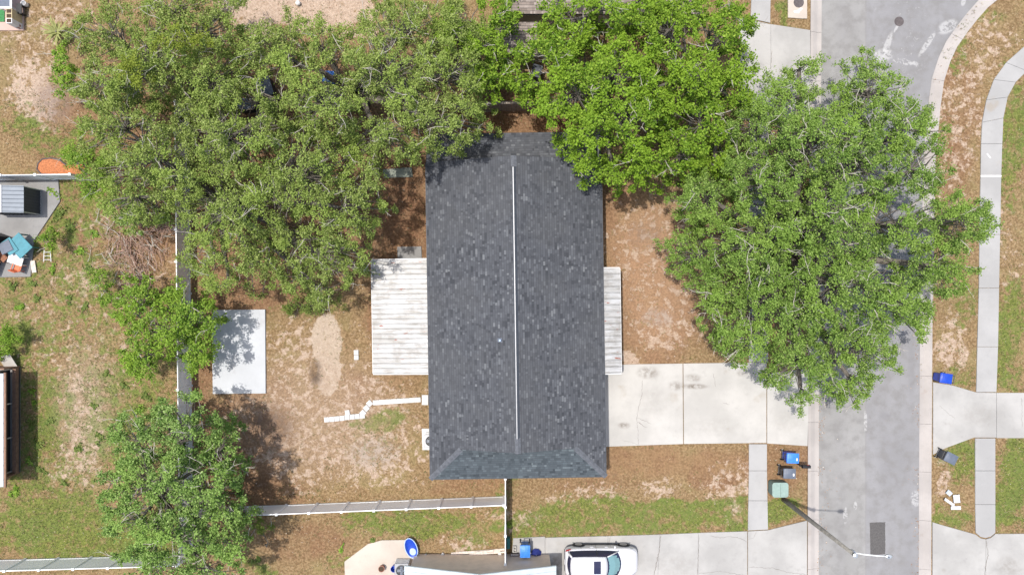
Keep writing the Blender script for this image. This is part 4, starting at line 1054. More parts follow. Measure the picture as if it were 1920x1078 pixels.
# street light
lp = P(1469, 936); slt = thing('street_light', 'tall weathered street light pole leaning over the road with white arm', 'street light', lp)
ph = 9.0
build('pole', MB().tube([(0, 0, -.05), (0, 0, ph*.5), (0, 0, ph+.1)], [.15, .12, .085], 12), M['polewood'], slt, False, smooth=True)
build('pole_cap', MB().lathe([(.12, ph+.09), (.12, ph+.14), (.02, ph+.18)], 12), M['steel'], slt, False)
build('arm', MB().tube([(0.08, 0, ph-.35), (.5, -.02, ph-.12), (1.1, -.05, ph-.02), (1.55, -.07, ph)], [.035, .035, .032, .03], 8), M['trim'], slt, False, smooth=True)
hd = build('lamp_head', MB().lathe([(.04, .05), (.12, .04), (.155, 0), (.14, -.05), (.05, -.06)], 18, c=(1.70, -.08, ph+.02), sx=1.35, sy=.8), M['steel'], slt, False, smooth=True)
build('lens', MB().lathe([(.125, -.05), (.10, -.08), (.03, -.09)], 16, c=(1.70, -.08, ph+.02), sx=1.25, sy=.75), M['clear_lens'], hd, False, smooth=True)
build('photocell', MB().lathe([(.035, .05), (.035, .11), (.01, .12)], 10, c=(1.66, -.08, ph+.02)), M['lid_grey'], hd, False)
build('bracket', MB().box((.10, 0, ph-.35), (.12, .2, .3)), M['steel'], slt, False)
# storm inlet
sip = thing('storm_inlet', 'concrete storm inlet slab with round iron lid by the far driveway', 'storm inlet', P(1495, 12))
build('slab', MB().prism(poly([(1477,-18),(1513,-18),(1513,36),(1503,36),(1477,34)]), -.1, .05), M['patio'], sip, bevel=.015)
PAVED.append(poly([(1477,-18),(1513,-18),(1513,36),(1477,36)]))
build('lid', MB().lathe([(.32, .03), (.32, .062), (.29, .066)], 24, P(1497, 6)), M['iron'], sip)
pm_ = [(1487,22),(1494,21),(1500,16),(1505,17),(1499,23),(1497,26),(1489,25)]
build('paint_mark', MB().prism(poly(pm_), .045, .0545), M['white_paint'], sip)
# discarded packaging on the verge
for lb, x, y, w, d, a, m, tl_ in (('bright white card panel in the rubbish heap on the verge', 1791, 951, .62, .22, .0, 'paper', .05), ('crumpled white box sleeve at the centre of the rubbish heap', 1792, 934, .42, .5, .1, 'paper', .25),
                                  ('grey wrapping sheet on top of the verge rubbish heap', 1778, 923, .36, .28, -.7, 'lavender', .2), ('long folded white card strip slanting across the rubbish heap', 1778, 940, .75, .17, -.62, 'paper', .4)):
    t = MB(); X, Y, _ = P(x, y); n = 6; vv = []
    r2 = random.Random(int(x*y))
    for i in range(n+1):
        for j in range(4):
            u, w_ = i/n-.5, j/3-.5
            z = .05+tl_*.35*abs(math.sin(u*5+1))*.5+r2.uniform(0, .04)
            vv.append((X+math.cos(a)*u*w-math.sin(a)*w_*d, Y+math.sin(a)*u*w+math.cos(a)*w_*d, z))
    m_ = len(vv); vv += [(p, q_, z-.02) for p, q_, z in vv]
    fs = [(i*4+j, (i+1)*4+j, (i+1)*4+j+1, i*4+j+1) for i in range(n) for j in range(3)]; fs += [tuple(k+m_ for k in f)[::-1] for f in fs]
    t.add(vv, fs); tag(based('discarded_card', t, M[m], (X, Y, 0)), lb, 'rubbish')

# ------------------------------------------------------------------ the white car
car = thing('parked_car', 'white car with dark sunroof parked on the lower driveway', 'car', (5.5, -16.82, .035), math.radians(0))
cb_ = lambda nm, mb, m, p=car, **k: build(nm, mb, m, p, False, **k)
ST = [(-2.27, .66, .46, .78, .80), (-2.20, .80, .36, .98, 1.0), (-1.95, .885, .27, 1.03, 1.06), (-1.3, .92, .22, 1.01, 1.05), (-.3, .925, .20, .985, 1.03), (.6, .925, .20, .975, 1.03),
      (1.05, .92, .21, .975, 1.05), (1.45, .91, .24, .94, 1.01), (1.85, .87, .27, .86, .93), (2.12, .78, .32, .74, .80), (2.26, .60, .40, .62, .66)]
v = []
for x, w, zb, zs, zc in ST:
    half = [(w*.86, zb), (w*.985, zb+.12), (w, (zb+zs)/2), (w*.985, zs-.14), (w*.93, zs-.03), (w*.78, zs+.02), (w*.4, zc-.01)]
    ring = [(x, -y, z) for y, z in half]+[(x, 0, zc)]+[(x, y, z) for y, z in half[::-1]]
    v += ring
n_ = 15; k = len(ST)
f = [(i*n_+j, (i+1)*n_+j, (i+1)*n_+j+1, i*n_+j+1) for i in range(k-1) for j in range(n_-1)]
f += [(i*n_+n_-1, (i+1)*n_+n_-1, (i+1)*n_, i*n_) for i in range(k-1)]
f += [tuple(range(n_)), tuple(range((k-1)*n_, k*n_))[::-1]]
body = cb_('body', MB().add(v, [x[::-1] for x in f]), M['car'], smooth=True)
ss = body.modifiers.new('subdivision', 'SUBSURF'); ss.levels = 2; ss.render_levels = 2
def patch_(pts_rows, thick=.0):
    r = len(pts_rows); c = len(pts_rows[0])
    return MB().add([p for row in pts_rows for p in row], [(i*c+j, i*c+j+1, (i+1)*c+j+1, (i+1)*c+j) for i in range(r-1) for j in range(c-1)])
def arc(x, hwid, z, bow, dz=.0, n=9):
    return [(x-bow*((j/(n-1)*2-1)**2), hwid*(j/(n-1)*2-1), z-dz*((j/(n-1)*2-1)**2)) for j in range(n)]
# roof, glass
zr = 1.62
roofm = patch_([arc(-1.98, .56, zr-.10, -.06, .03), arc(-1.80, .60, zr-.035, -.05, .035), arc(-1.2, .63, zr-.0, 0, .04), (arc(-.5, .635, zr+.01, .02, .04)), arc(.05, .62, zr-.02, .06, .04), arc(.27, .60, zr-.07, .10, .04)])
rf = cb_('roof', roofm, M['car'], smooth=True)
sf = rf.modifiers.new('solid', 'SOLIDIFY'); sf.thickness = .03; sf.offset = -1
cb_('sunroof', patch_([[(-.58, -.38, zr+.040), (-.58, 0, zr+.054), (-.58, .38, zr+.040)], [(-.16, -.38, zr+.030), (-.16, 0, zr+.046), (-.16, .38, zr+.030)]]), M['glass'], rf)
for sy in (-1, 1): cb_('roof_rail', MB().tube([(-1.7, sy*.56, zr-.03), (-1.6, sy*.565, zr+.01), (-.8, sy*.585, zr+.03), (-.05, sy*.575, zr+.0), (.05, sy*.57, zr-.05)], .014, 6), M['steel'], rf)
ws = cb_('windshield', patch_([arc(1.16, .76, 1.045, .26, .02), arc(.72, .69, 1.34, .18, .03), arc(.28, .60, zr-.085, .10, .04)]), M['glass'], smooth=True)
shd = [[(x+.006-bw*((j/12*2-1)**2)+(.014 if j % 2 else 0), hwid*(j/12*2-1)*.90, z+(.022 if j % 2 else .012)-.03*((j/12*2-1)**2)) for j in range(13)] for x, hwid, z, bw in ((1.06, .74, 1.105, .24), (.74, .69, 1.335, .18), (.36, .62, zr-.125, .11))]
cb_('sunshade', patch_(shd), M['sunshade'], ws)
cb_('rear_window', patch_([arc(-2.14, .66, 1.08, -.14, .02), arc(-2.08, .60, 1.34, -.10, .02), arc(-1.97, .555, zr-.11, -.06, .03)][::-1]), M['glass'], smooth=True)
for sy in (-1, 1):
    rows = [[(-2.0, sy*.765, 1.05), (-1.2, sy*.80, 1.035), (-.2, sy*.805, 1.03), (.5, sy*.79, 1.03), (.93, sy*.755, 1.04)],
            [(-1.93, sy*.66, 1.34), (-1.15, sy*.725, 1.34), (-.25, sy*.735, 1.34), (.3, sy*.715, 1.33), (.58, sy*.67, 1.31)],
            [(-1.86, sy*.60, zr-.08), (-1.2, sy*.632, zr-.045), (-.5, sy*.637, zr-.035), (.0, sy*.622, zr-.06), (.22, sy*.60, zr-.10)]]
    cb_('side_window', patch_(rows if sy < 0 else rows[::-1]), M['glass'], smooth=True)
    cb_('pillar', MB().tube([(1.0, sy*.765, 1.04), (.62, sy*.685, 1.32), (.25, sy*.605, zr-.08)], .035, 6), M['car'], smooth=True)
    cb_('pillar', MB().tube([(-2.06, sy*.72, 1.06), (-1.99, sy*.64, 1.33), (-1.9, sy*.585, zr-.08)], .06, 6), M['car'], smooth=True)
    cb_('pillar', MB().tube([(-.35, sy*.808, 1.04), (-.36, sy*.74, 1.34), (-.4, sy*.645, zr-.05)], .025, 6), M['black'], smooth=True)
    cb_('mirror', MB().lathe([(.02, 0), (.09, .02), (.1, .07), (.06, .12), (.01, .13)], 12, c=(.78, sy*1.0, .98), sx=.7, sy=1.1), M['car'], smooth=True)
    cb_('headlight', MB().add([(2.04, sy*.80, .70), (1.72, sy*.885, .82), (1.76, sy*.84, .885), (2.10, sy*.62, .78)], [(0, 1, 2, 3)]), M['clear_lens'])
    cb_('tail_light', MB().add([(-2.235, sy*.66, .86), (-2.19, sy*.80, .9), (-1.9, sy*.885, .98), (-1.92, sy*.84, 1.035), (-2.17, sy*.74, 1.0)], [(0, 1, 2, 3, 4)]), M['red_lens'])
    for x in (-1.38, 1.40):
        w_ = cb_('wheel', MB().tube([(x, sy*.70, .335), (x, sy*.93, .335)], .335, 24), M['rubber'], bevel=.03, seg=2)
        cb_('rim', MB().lathe([(.0, 0), (.23, .0), (.235, .012), (.02, .02)], 20), M['rim'], w_).matrix_local = Matrix.Translation((x, sy*.934, .335)) @ Matrix.Rotation(-sy*math.pi/2, 4, 'X')
        cb_('wheel_arch', MB().tube([(x+.39*math.cos(a*math.pi/10), sy*.925, .335+.39*math.sin(a*math.pi/10)) for a in range(11)], .035, 6), M['black'])
    cb_('sill', MB().box((.0, sy*.895, .26), (2.0, .08, .12)), M['black'])
    for x in (-.62, .28): cb_('door_handle', MB().box((x, sy*.935, .80), (.2, .03, .03)), M['car'])
    for x in (-.36, .86, -1.28): cb_('door_seam', MB().tube([(x, sy*.926, .38), (x, sy*.929, .60), (x, sy*.917, .84), (x, sy*.87, .955)], .006, 4), M['black'])
cb_('bumper_grille', MB().box((2.2, 0, .42), (.12, 1.1, .16)), M['black'], bevel=.02)
cb_('rear_bumper', MB().box((-2.2, 0, .42), (.14, 1.3, .2)), M['black'], bevel=.03)
cb_('number_plate', MB().box((-2.275, 0, .72), (.015, .3, .15)), M['whiteplastic'])

# ------------------------------------------------------------------ trees and shrubs
def leaf_quads(c, d, n, L, wr):
    """rhombic leaves: centres c, directions d, normals n, lengths L"""
    s = np.cross(n, d); s /= np.linalg.norm(s, axis=1, keepdims=True)+1e-9
    a = d*(L*.5)[:, None]; b = s*(L*.5*wr)[:, None]
    v = np.stack([c-a, c+b-a*.1, c+a, c-b-a*.1], 1).reshape(-1, 3)
    f = np.arange(len(c)*4).reshape(-1, 4); return v, f
def unit(a): return a/(np.linalg.norm(a, axis=1, keepdims=True)+1e-9)

def tree(name, label, cat, base, lobes, leaf, spacing=16, dens=1.0, leaf_len=.105, wr=.6, seed=1, gaps=(), group=None, trunk_h=2.2, trunk_r=.28,
         rough=.28, twigs=40, inner=1.0, sprigs=7, per=20, crad=.47, flat=.55, bark='bark', upb=1.1, twiglen=1.0, vgap=.13, dome=.46, head=44, cleft=.20):
    R = np.random.RandomState(seed)
    bx, by, _ = P(*base)
    lo = np.array(lobes, float)
    x0, x1 = (lo[:, 0]-lo[:, 2]).min()-20, (lo[:, 0]+lo[:, 2]).max()+20
    y0, y1 = (lo[:, 1]-lo[:, 3]).min()-20, (lo[:, 1]+lo[:, 3]).max()+20
    gx_, gy_ = np.meshgrid(np.arange(x0, x1, spacing), np.arange(y0, y1, spacing))
    px = (gx_+R.uniform(-.5, .5, gx_.shape)*spacing).ravel(); py = (gy_+R.uniform(-.5, .5, gy_.shape)*spacing).ravel()
    best = np.full(px.shape, -9.); hh = np.zeros(px.shape); own = np.zeros(px.shape, int)
    nz = vnoise(px/34, py/34, seed*7+1)-.5 + .6*(vnoise(px/15, py/15, seed*7+2)-.5)
    for i, (a, b, rx, ry, h) in enumerate(lo):
        d = ((px-a)/rx)**2+((py-b)/ry)**2
        s = 1-d*(1+rough*2*nz)
        z = h*(1-dome+dome*np.sqrt(np.clip(s, 0, 1)))
        ok = s > 0
        up = ok & (z > hh); best = np.maximum(best, s); hh = np.where(up, z, hh); own = np.where(up, i, own)
    # the crown is made of rounded heads of foliage with clefts between them
    hx0, hy0 = np.meshgrid(np.arange(x0-head, x1+head, head), np.arange(y0-head, y1+head, head))
    hcx = (hx0+R.uniform(-.42, .42, hx0.shape)*head).ravel(); hcy = (hy0+R.uniform(-.42, .42, hy0.shape)*head).ravel(); hz_ = R.normal(0, .42, len(hcx))
    dm = np.sqrt((px[:, None]-hcx)**2+(py[:, None]-hcy)**2); o2 = np.argsort(dm, 1)[:, :2]
    d1 = np.take_along_axis(dm, o2[:, :1], 1)[:, 0]; d2 = np.take_along_axis(dm, o2[:, 1:], 1)[:, 0]
    tint = (R.rand(len(hcx))**1.7)[o2[:, 0]]
    lump = (hz_[o2[:, 0]]-2.4*(d1/head)**2+.35)*np.minimum(1, hh/5)
    keep = best > 0
    keep &= ((d2-d1)/head > cleft) | (R.rand(len(px)) < .22)
    keep &= ~((vnoise(px/22, py/22, seed*7+3) < vgap) & (R.rand(len(px)) < .75))
    for a, b, r in gaps: keep &= ((px-a)**2+(py-b)**2) > (r+10)**2
    px, py, hh, own, best, lump, tint = px[keep], py[keep], hh[keep], own[keep], best[keep], lump[keep], tint[keep]
    z = hh+lump+(R.normal(0, .15, len(hh))+1.2*(vnoise(px/70, py/70, seed*7+4)-.5))*np.minimum(1, hh/6)
    z = np.maximum(z, .25)
    if inner > 0:
        k = (R.rand(len(px)) < inner) & (hh > 2)
        px = np.concatenate([px, px[k]+R.uniform(-22, 22, k.sum())]); py = np.concatenate([py, py[k]+R.uniform(-22, 22, k.sum())])
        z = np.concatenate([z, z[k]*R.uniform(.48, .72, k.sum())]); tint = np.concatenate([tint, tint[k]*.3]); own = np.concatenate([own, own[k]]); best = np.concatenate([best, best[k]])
    if gaps:
        kk = np.ones(len(px), bool)
        for a, b, r in gaps: kk &= ((px-a)**2+(py-b)**2) > (r+8)**2
        px, py, z, own, best, tint = px[kk], py[kk], z[kk], own[kk], best[kk], tint[kk]
    kf = (H-z)/F
    cx = (px-960)*kf; cy = (539-py)*kf
    N = len(px)
    t = thing(name, label, cat, (bx, by, 0), 0, group)
    # sprigs and leaves
    ns = sprigs; az = R.uniform(0, 2*np.pi, (N, ns)); el = R.uniform(-.1, 1.25, (N, ns))
    sd = np.stack([np.cos(az)*np.cos(el), np.sin(az)*np.cos(el), np.sin(el)*flat*1.6], -1)
    size = R.uniform(.7, 1.25, N)*np.clip(.55+best*1.2, .6, 1.0)
    sl2 = crad*size[:, None]*R.uniform(.6, 1.15, (N, ns))
    cen = np.stack([cx, cy, z], -1)
    m = per
    tt = R.uniform(.25, 1.05, (N, ns, m))
    pos = cen[:, None, None, :]+sd[:, :, None, :]*(sl2[:, :, None]*tt)[..., None]+R.normal(0, .085, (N, ns, m, 3))
    pos = pos.reshape(-1, 3)
    dd = np.repeat(sd[:, :, None, :], m, 2).reshape(-1, 3)+R.normal(0, .65, (N*ns*m, 3)); dd = unit(dd)
    nn = R.normal(0, .42, (N*ns*m, 3)); nn[:, 2] += upb*.6; nn += .75*unit(pos-np.repeat(cen-np.array([0, 0, .3*crad]), ns*m, 0))
    nn = unit(nn); Ls = leaf_len*R.uniform(.6, 1.3, len(pos))
    sel = R.rand(len(pos)) < dens
    sel &= pos[:, 2] > .02
    pos, dd, nn, Ls = pos[sel], dd[sel], nn[sel], Ls[sel]
    v, f = leaf_quads(pos, dd, nn, Ls, wr)
    v -= np.array([bx, by, 0])
    cm = npmesh('crown', v, f)
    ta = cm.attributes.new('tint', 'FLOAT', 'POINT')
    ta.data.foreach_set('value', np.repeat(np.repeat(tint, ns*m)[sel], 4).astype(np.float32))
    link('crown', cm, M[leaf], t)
    # wood: trunk, limbs to each lobe, branches to the clumps
    tk = MB(); lb = MB(); pr = random.Random(seed)
    ft = Vector((pr.uniform(-.2, .2), pr.uniform(-.2, .2), trunk_h))
    if trunk_r > 0:
        tk.tube([(0, 0, -.1), (0, 0, .15), (ft.x*.4, ft.y*.4, trunk_h*.5), ft], [trunk_r*1.5, trunk_r*1.12, trunk_r*.95, trunk_r*.85], 10)
        build('trunk', tk, M[bark], t, False, smooth=True)
    limbs = []
    for a, b, rx, ry, h in lo:
        e = Vector(P(a, b, h*.72))-Vector((bx, by, 0))
        mid = ft.lerp(e, .5)+Vector((pr.uniform(-.5, .5), pr.uniform(-.5, .5), .15*h*.3))
        pts = []
        for k in range(7):
            u = k/6; q_ = ft*(1-u)**2+mid*2*u*(1-u)+e*u*u
            pts.append(q_+Vector((pr.uniform(-.12, .12), pr.uniform(-.12, .12), pr.uniform(-.08, .08)))*(0 if k == 0 else 1))
        limbs.append(pts)
        r0 = max(.03, trunk_r*.62); lb.tube(pts, [r0*(1-.72*k/6) for k in range(7)], 7)
    for i in range(N):
        pts = limbs[own[i]]; e = Vector((cx[i]-bx, cy[i]-by, z[i]-.12))
        cand = sorted(range(2, 7), key=lambda k: (pts[k]-e).length+pr.random()*1.0)[0]
        s = pts[cand]; d = e-s
        if d.length < .2: continue
        mid = s+d*.5+Vector((pr.uniform(-.25, .25), pr.uniform(-.25, .25), -.06*d.length+pr.uniform(0, .2)))
        r0 = min(max(.010, .012*d.length+.010), max(.018, trunk_r*.22))
        lb.tube([s, s+(mid-s)*.5+Vector((pr.uniform(-.1, .1), pr.uniform(-.1, .1), 0)), mid, e], [r0, r0*.8, r0*.62, r0*.35], 5, False)
        for k in range(1):
            w = e+Vector(sd[i, k]*sl2[i, k]*.9); lb.tube([mid.lerp(e, .8), e.lerp(w, .5), w], [r0*.4, r0*.25, .004], 3, False)
    if lb.f: build('limbs', lb, M[bark], t, False)
    # pale bare twigs breaking through the top of the crown
    if twigs:
        tw = MB(); idx = [i for i in range(N) if z[i] > .55*lo[own[i], 4]] or list(range(N))
        for _ in range(twigs):
            i = pr.choice(idx); p = Vector((cx[i]-bx, cy[i]-by, z[i]+pr.uniform(-.1, .3)*crad))
            a = pr.uniform(0, 6.28); ln = twiglen*pr.uniform(.5, 1.3)
            dirv = Vector((math.cos(a), math.sin(a), pr.uniform(.0, .5))).normalized()
            pts = [p]
            for k in range(4):
                dirv = (dirv+Vector((pr.uniform(-.45, .45), pr.uniform(-.45, .45), pr.uniform(-.15, .2)))).normalized(); pts.append(pts[-1]+dirv*ln/4)
            tw.tube(pts, [.021, .018, .014, .010, .005], 4, False)
            for k in (1, 2, 3):
                if pr.random() < .7:
                    d2_ = (dirv+Vector((pr.uniform(-1, 1), pr.uniform(-1, 1), pr.uniform(-.2, .4)))).normalized()
                    tw.tube([pts[k], pts[k]+d2_*ln*.2, pts[k]+d2_*ln*.38+Vector((pr.uniform(-.05, .05), pr.uniform(-.05, .05), 0))], [.013, .009, .004], 3, False)
        tag(build('bare_twigs', tw, M['paletwig'], t, False), kind='stuff')
    return t

# --- the oaks of the north-west grove
GAPS_NW = [(612,140,9),(468,200,14),(506,165,12),(700,205,14),(745,325,16)]
tree('oak_tree', 'broad grey-green oak in the corner nearest the spiky yellow plant', 'tree', (290, 150),
     [(210,60,70,70,7.0),(290,110,95,85,8.2),(225,160,85,60,7.0),(370,70,95,75,8.0),(400,150,85,70,8.0),(330,20,90,50,7.2),(420,20,40,40,6.5)], 'oak', seed=11, twigs=70, gaps=GAPS_NW, trunk_r=.35)
tree('oak_tree', 'large grey-green oak spreading over the white fence toward the white slab', 'tree', (440, 380),
     [(235,240,90,70,7.2),(300,300,120,80,8.4),(260,370,75,55,6.4),(430,260,130,95,9.2),(430,390,100,100,8.4),(560,330,120,110,9.0),(640,390,85,85,8.0),(590,470,105,70,7.4),(470,480,90,55,6.8),(560,520,75,38,6.2),(400,480,50,55,6.0),(425,530,46,30,5.6),(600,545,50,26,5.6),(690,350,40,70,7.0),(655,470,45,50,6.4)],
     'oak', seed=12, twigs=150, gaps=GAPS_NW, trunk_r=.42)
tree('oak_tree', 'tall grey-green oak between the sandy clearing and the dark house roof', 'tree', (680, 190),
     [(520,110,85,75,8.0),(490,190,70,65,8.0),(600,90,75,55,7.6),(610,190,105,85,9.2),(730,150,115,90,9.4),(760,60,90,65,8.0),(720,250,105,65,8.6),(820,230,80,62,8.6),(830,140,85,70,8.6),(850,60,70,60,7.6),(870,200,38,50,7.4)],
     'oak', seed=13, twigs=120, gaps=GAPS_NW, trunk_r=.4)
tree('young_tree', 'narrow bright green tree leaning over the porch roof', 'tree', (905, 130),
     [(895,80,62,60,6.6),(930,40,45,40,6.2),(915,140,42,50,6.0),(870,25,50,40,6.0),(925,190,22,16,3.0)], 'bright', seed=14, twigs=14, leaf_len=.15, trunk_r=.16)
tree('shrub', 'upright bright green shrub at the edge of the sandy yard', 'shrub', (122, 145), [(122,120,22,32,3.2),(128,150,24,22,3.0)], 'vivid', spacing=15, seed=15, head=26, cleft=.05, twigs=4, crad=.45, leaf_len=.13, trunk_h=.8, trunk_r=.06, inner=.4)
tree('shrub', 'yellow-green shrub pushing up inside the corner oak crown', 'shrub', (262, 150), [(258,142,34,22,9.6),(245,118,18,16,9.4)], 'lime', spacing=16, seed=16, head=26, cleft=.05, vgap=0, dome=.15, twigs=2, crad=.5, trunk_h=2, trunk_r=.08, inner=0)
tree('shrub', 'yellow-green sapling beside the white post', 'shrub', (345, 90), [(330,75,30,24,9.8),(372,78,34,16,9.8),(310,95,22,18,9.6)], 'lime', spacing=18, seed=17, head=26, cleft=.05, vgap=0, dome=.15, twigs=3, crad=.5, trunk_h=2.5, trunk_r=.09, inner=0, dens=.8)
tree('shrub', 'bright green bush spilling over the orange mulch bed', 'shrub', (160, 295), [(150,290,36,26,3.0),(172,325,30,34,3.4),(180,352,24,26,3.0),(155,235,16,14,2.6)], 'vivid', spacing=16, seed=18, head=26, cleft=.05, twigs=6, crad=.5, trunk_h=.8, trunk_r=.07)
tree('shrub', 'dark leafy shrub between the branch pile and the white fence', 'shrub', (285, 400), [(250,395,40,26,2.6),(290,385,36,28,2.8)], 'mid', spacing=16, seed=19, head=26, cleft=.05, twigs=4, crad=.5, trunk_h=.7, trunk_r=.06)
# --- bright green trees north-east of the roof
tree('broadleaf_tree', 'lush bright green tree overhanging the dark roof corner', 'tree', (1120, 190),
     [(1040,110,75,60,7.6),(1080,180,85,75,9.0),(1150,150,90,80,9.6),(1110,250,75,60,9.0),(1180,220,75,70,9.4),(1085,300,34,50,7.6),(1150,320,46,42,7.4),(985,160,46,42,6.0),(1020,210,50,34,6.0),(1195,290,52,50,7.8)],
     'bright', seed=21, twigs=36, leaf_len=.14, wr=.62, spacing=18, crad=.56, dome=.58, trunk_r=.38, vgap=.1, head=58, gaps=[(1005,130,9)], flat=.6)
tree('broadleaf_tree', 'lush bright green tree beside the far concrete driveway', 'tree', (1300, 170),
     [(1250,60,85,60,8.2),(1330,60,80,60,8.2),(1370,130,52,66,8.0),(1300,140,85,75,9.2),(1310,230,75,65,9.0),(1280,290,60,52,8.0),(1340,290,42,46,7.4),(1235,160,50,60,8.0),(1385,190,32,36,7.0)],
     'bright', seed=22, twigs=40, leaf_len=.14, wr=.62, spacing=18, crad=.56, dome=.58, trunk_r=.36, vgap=.1, head=58, gaps=[(1190,75,14)], flat=.6)
tree('broadleaf_tree', 'bright green tree close against the tan-shingled house', 'tree', (1110, 45),
     [(1070,40,62,46,7.0),(1130,20,70,44,7.4),(1060,85,45,40,6.4),(1190,20,60,34,7.0)], 'bright', seed=23, twigs=18, leaf_len=.16, spacing=20, crad=.62, trunk_r=.26, vgap=.1, head=52, flat=.6, gaps=[(1190,75,14)])
# --- great oak over the street
tree('oak_tree', 'great spreading oak covering the front yard, kerb and street', 'tree', (1440, 450),
     [(1465,190,62,46,6.0),(1420,240,60,60,7.4),(1520,260,110,80,9.2),(1630,180,66,62,7.2),(1690,240,66,62,7.4),(1600,300,100,80,9.4),(1440,340,100,85,9.0),(1710,320,66,72,8.0),
      (1340,380,75,60,7.6),(1300,480,58,48,6.6),(1420,460,110,90,9.4),(1550,420,120,100,10.0),(1680,420,90,80,8.8),(1795,415,66,54,7.4),(1755,500,70,62,7.4),(1360,560,62,52,7.0),
      (1440,580,100,85,9.0),(1560,540,110,90,9.4),(1660,560,90,72,8.2),(1400,640,68,48,7.0),(1500,670,85,66,7.8),(1600,650,80,62,7.6),(1590,710,58,40,6.6),(1500,725,50,34,6.0),(1500,130,40,20,5.2)],
     'oak2', seed=31, twigs=260, leaf_len=.11, trunk_r=.6, trunk_h=2.6, vgap=.11, cleft=.16, head=52, spacing=16, gaps=[(1672,402,13),(1592,465,9),(1690,485,9),(1545,560,5)])
# --- leafy tree in the south-west
tree('leafy_tree', 'leafy mid-green tree standing over the fence corner by the lawn', 'tree', (335, 900),
     [(265,830,66,56,5.6),(350,810,72,60,6.4),(410,850,52,62,5.8),(300,910,90,66,7.0),(390,930,72,72,6.8),(260,980,58,50,5.6),(340,1010,85,66,6.6),(420,1010,50,50,5.4),(290,1060,70,40,5.6),(380,1065,66,34,5.6),(460,960,26,26,3.6),(225,900,40,36,4.6)],
     'mid', seed=41, twigs=80, leaf_len=.125, wr=.62, trunk_r=.26, spacing=16, vgap=.2, rough=.4, head=40, flat=.55)
tree('small_tree', 'small dark green tree straddling the fence beside the white slab', 'tree', (300, 625),
     [(265,575,42,42,3.8),(300,615,52,56,4.6),(275,660,50,42,3.8),(368,600,42,42,4.4),(375,650,34,40,4.0),(335,560,36,30,3.8)], 'vivid', seed=42, head=34, cleft=.12, vgap=.2, dens=.75, rough=.45, twigs=14, leaf_len=.135, spacing=15, crad=.5, trunk_r=.12, trunk_h=1.0)
tree('shrub', 'low vivid bush beside the turquoise table', 'shrub', (90, 450), [(90,448,20,20,1.5)], 'vivid', spacing=12, seed=43, head=26, cleft=.05, twigs=2, crad=.38, trunk_h=.4, trunk_r=.04, inner=.2)
tree('shrub', 'vivid green bush next to the brown porch end', 'shrub', (18, 640), [(14,632,26,22,1.4),(4,655,20,16,1.2)], 'vivid', spacing=12, seed=44, head=26, cleft=.05, twigs=0, crad=.4, trunk_h=.4, trunk_r=.04, inner=.2)
tree('shrub', 'sprawling shrub rooted between the dead branches and the small tree', 'shrub', (200, 545), [(190,525,30,22,1.2),(212,556,24,20,1.1)], 'vivid', spacing=14, seed=45, head=26, cleft=.05, twigs=3, crad=.4, trunk_h=.3, trunk_r=.04, inner=0)
tree('shrub', 'small shrub half hanging over the white fence beside the leafy tree', 'shrub', (498, 1020), [(488,985,20,14,1.0),(505,1000,14,10,.8)], 'weed', spacing=12, seed=46, head=26, cleft=.05, twigs=2, crad=.35, trunk_h=.2, trunk_r=.03, inner=0)
tree('shrub', 'little green bush in the litter between oak shade and old slab', 'shrub', (575, 572), [(548,570,14,22,.9),(585,575,22,14,.9),(605,560,12,10,.8)], 'weed', spacing=11, seed=47, head=26, cleft=.05, twigs=0, crad=.35, trunk_h=.2, trunk_r=.03, inner=0, dens=.6)

# --- spiky yellow plant
yx, yy, _ = P(120, 68); yu = thing('yucca', 'spiky yellow-green yucca on the sandy yard', 'yucca', (yx, yy, 0))
lf = MB().add([(-.03, 0, 0), (.03, 0, 0), (-.045, .35, .22), (.045, .35, .22), (-.03, .65, .30), (.03, .65, .30), (0, .95, .26)], [(0, 1, 3, 2), (2, 3, 5, 4), (4, 5, 6)]).mesh('leaf')
for i in range(46):
    o = link('leaf', lf, M['palm'], yu, loc=(rnd.uniform(-.06, .06), rnd.uniform(-.06, .06), .25+.01*i)); a = rnd.uniform(.55, 1.0)
    o.rotation_euler = (rnd.uniform(-.3, .55), 0, i*2.4); o.scale = (1.35, a*1.15, a*1.15)
build('stem', MB().tube([(0, 0, -.05), (0, 0, .8)], [.09, .05], 8), M['bark'], yu, False)

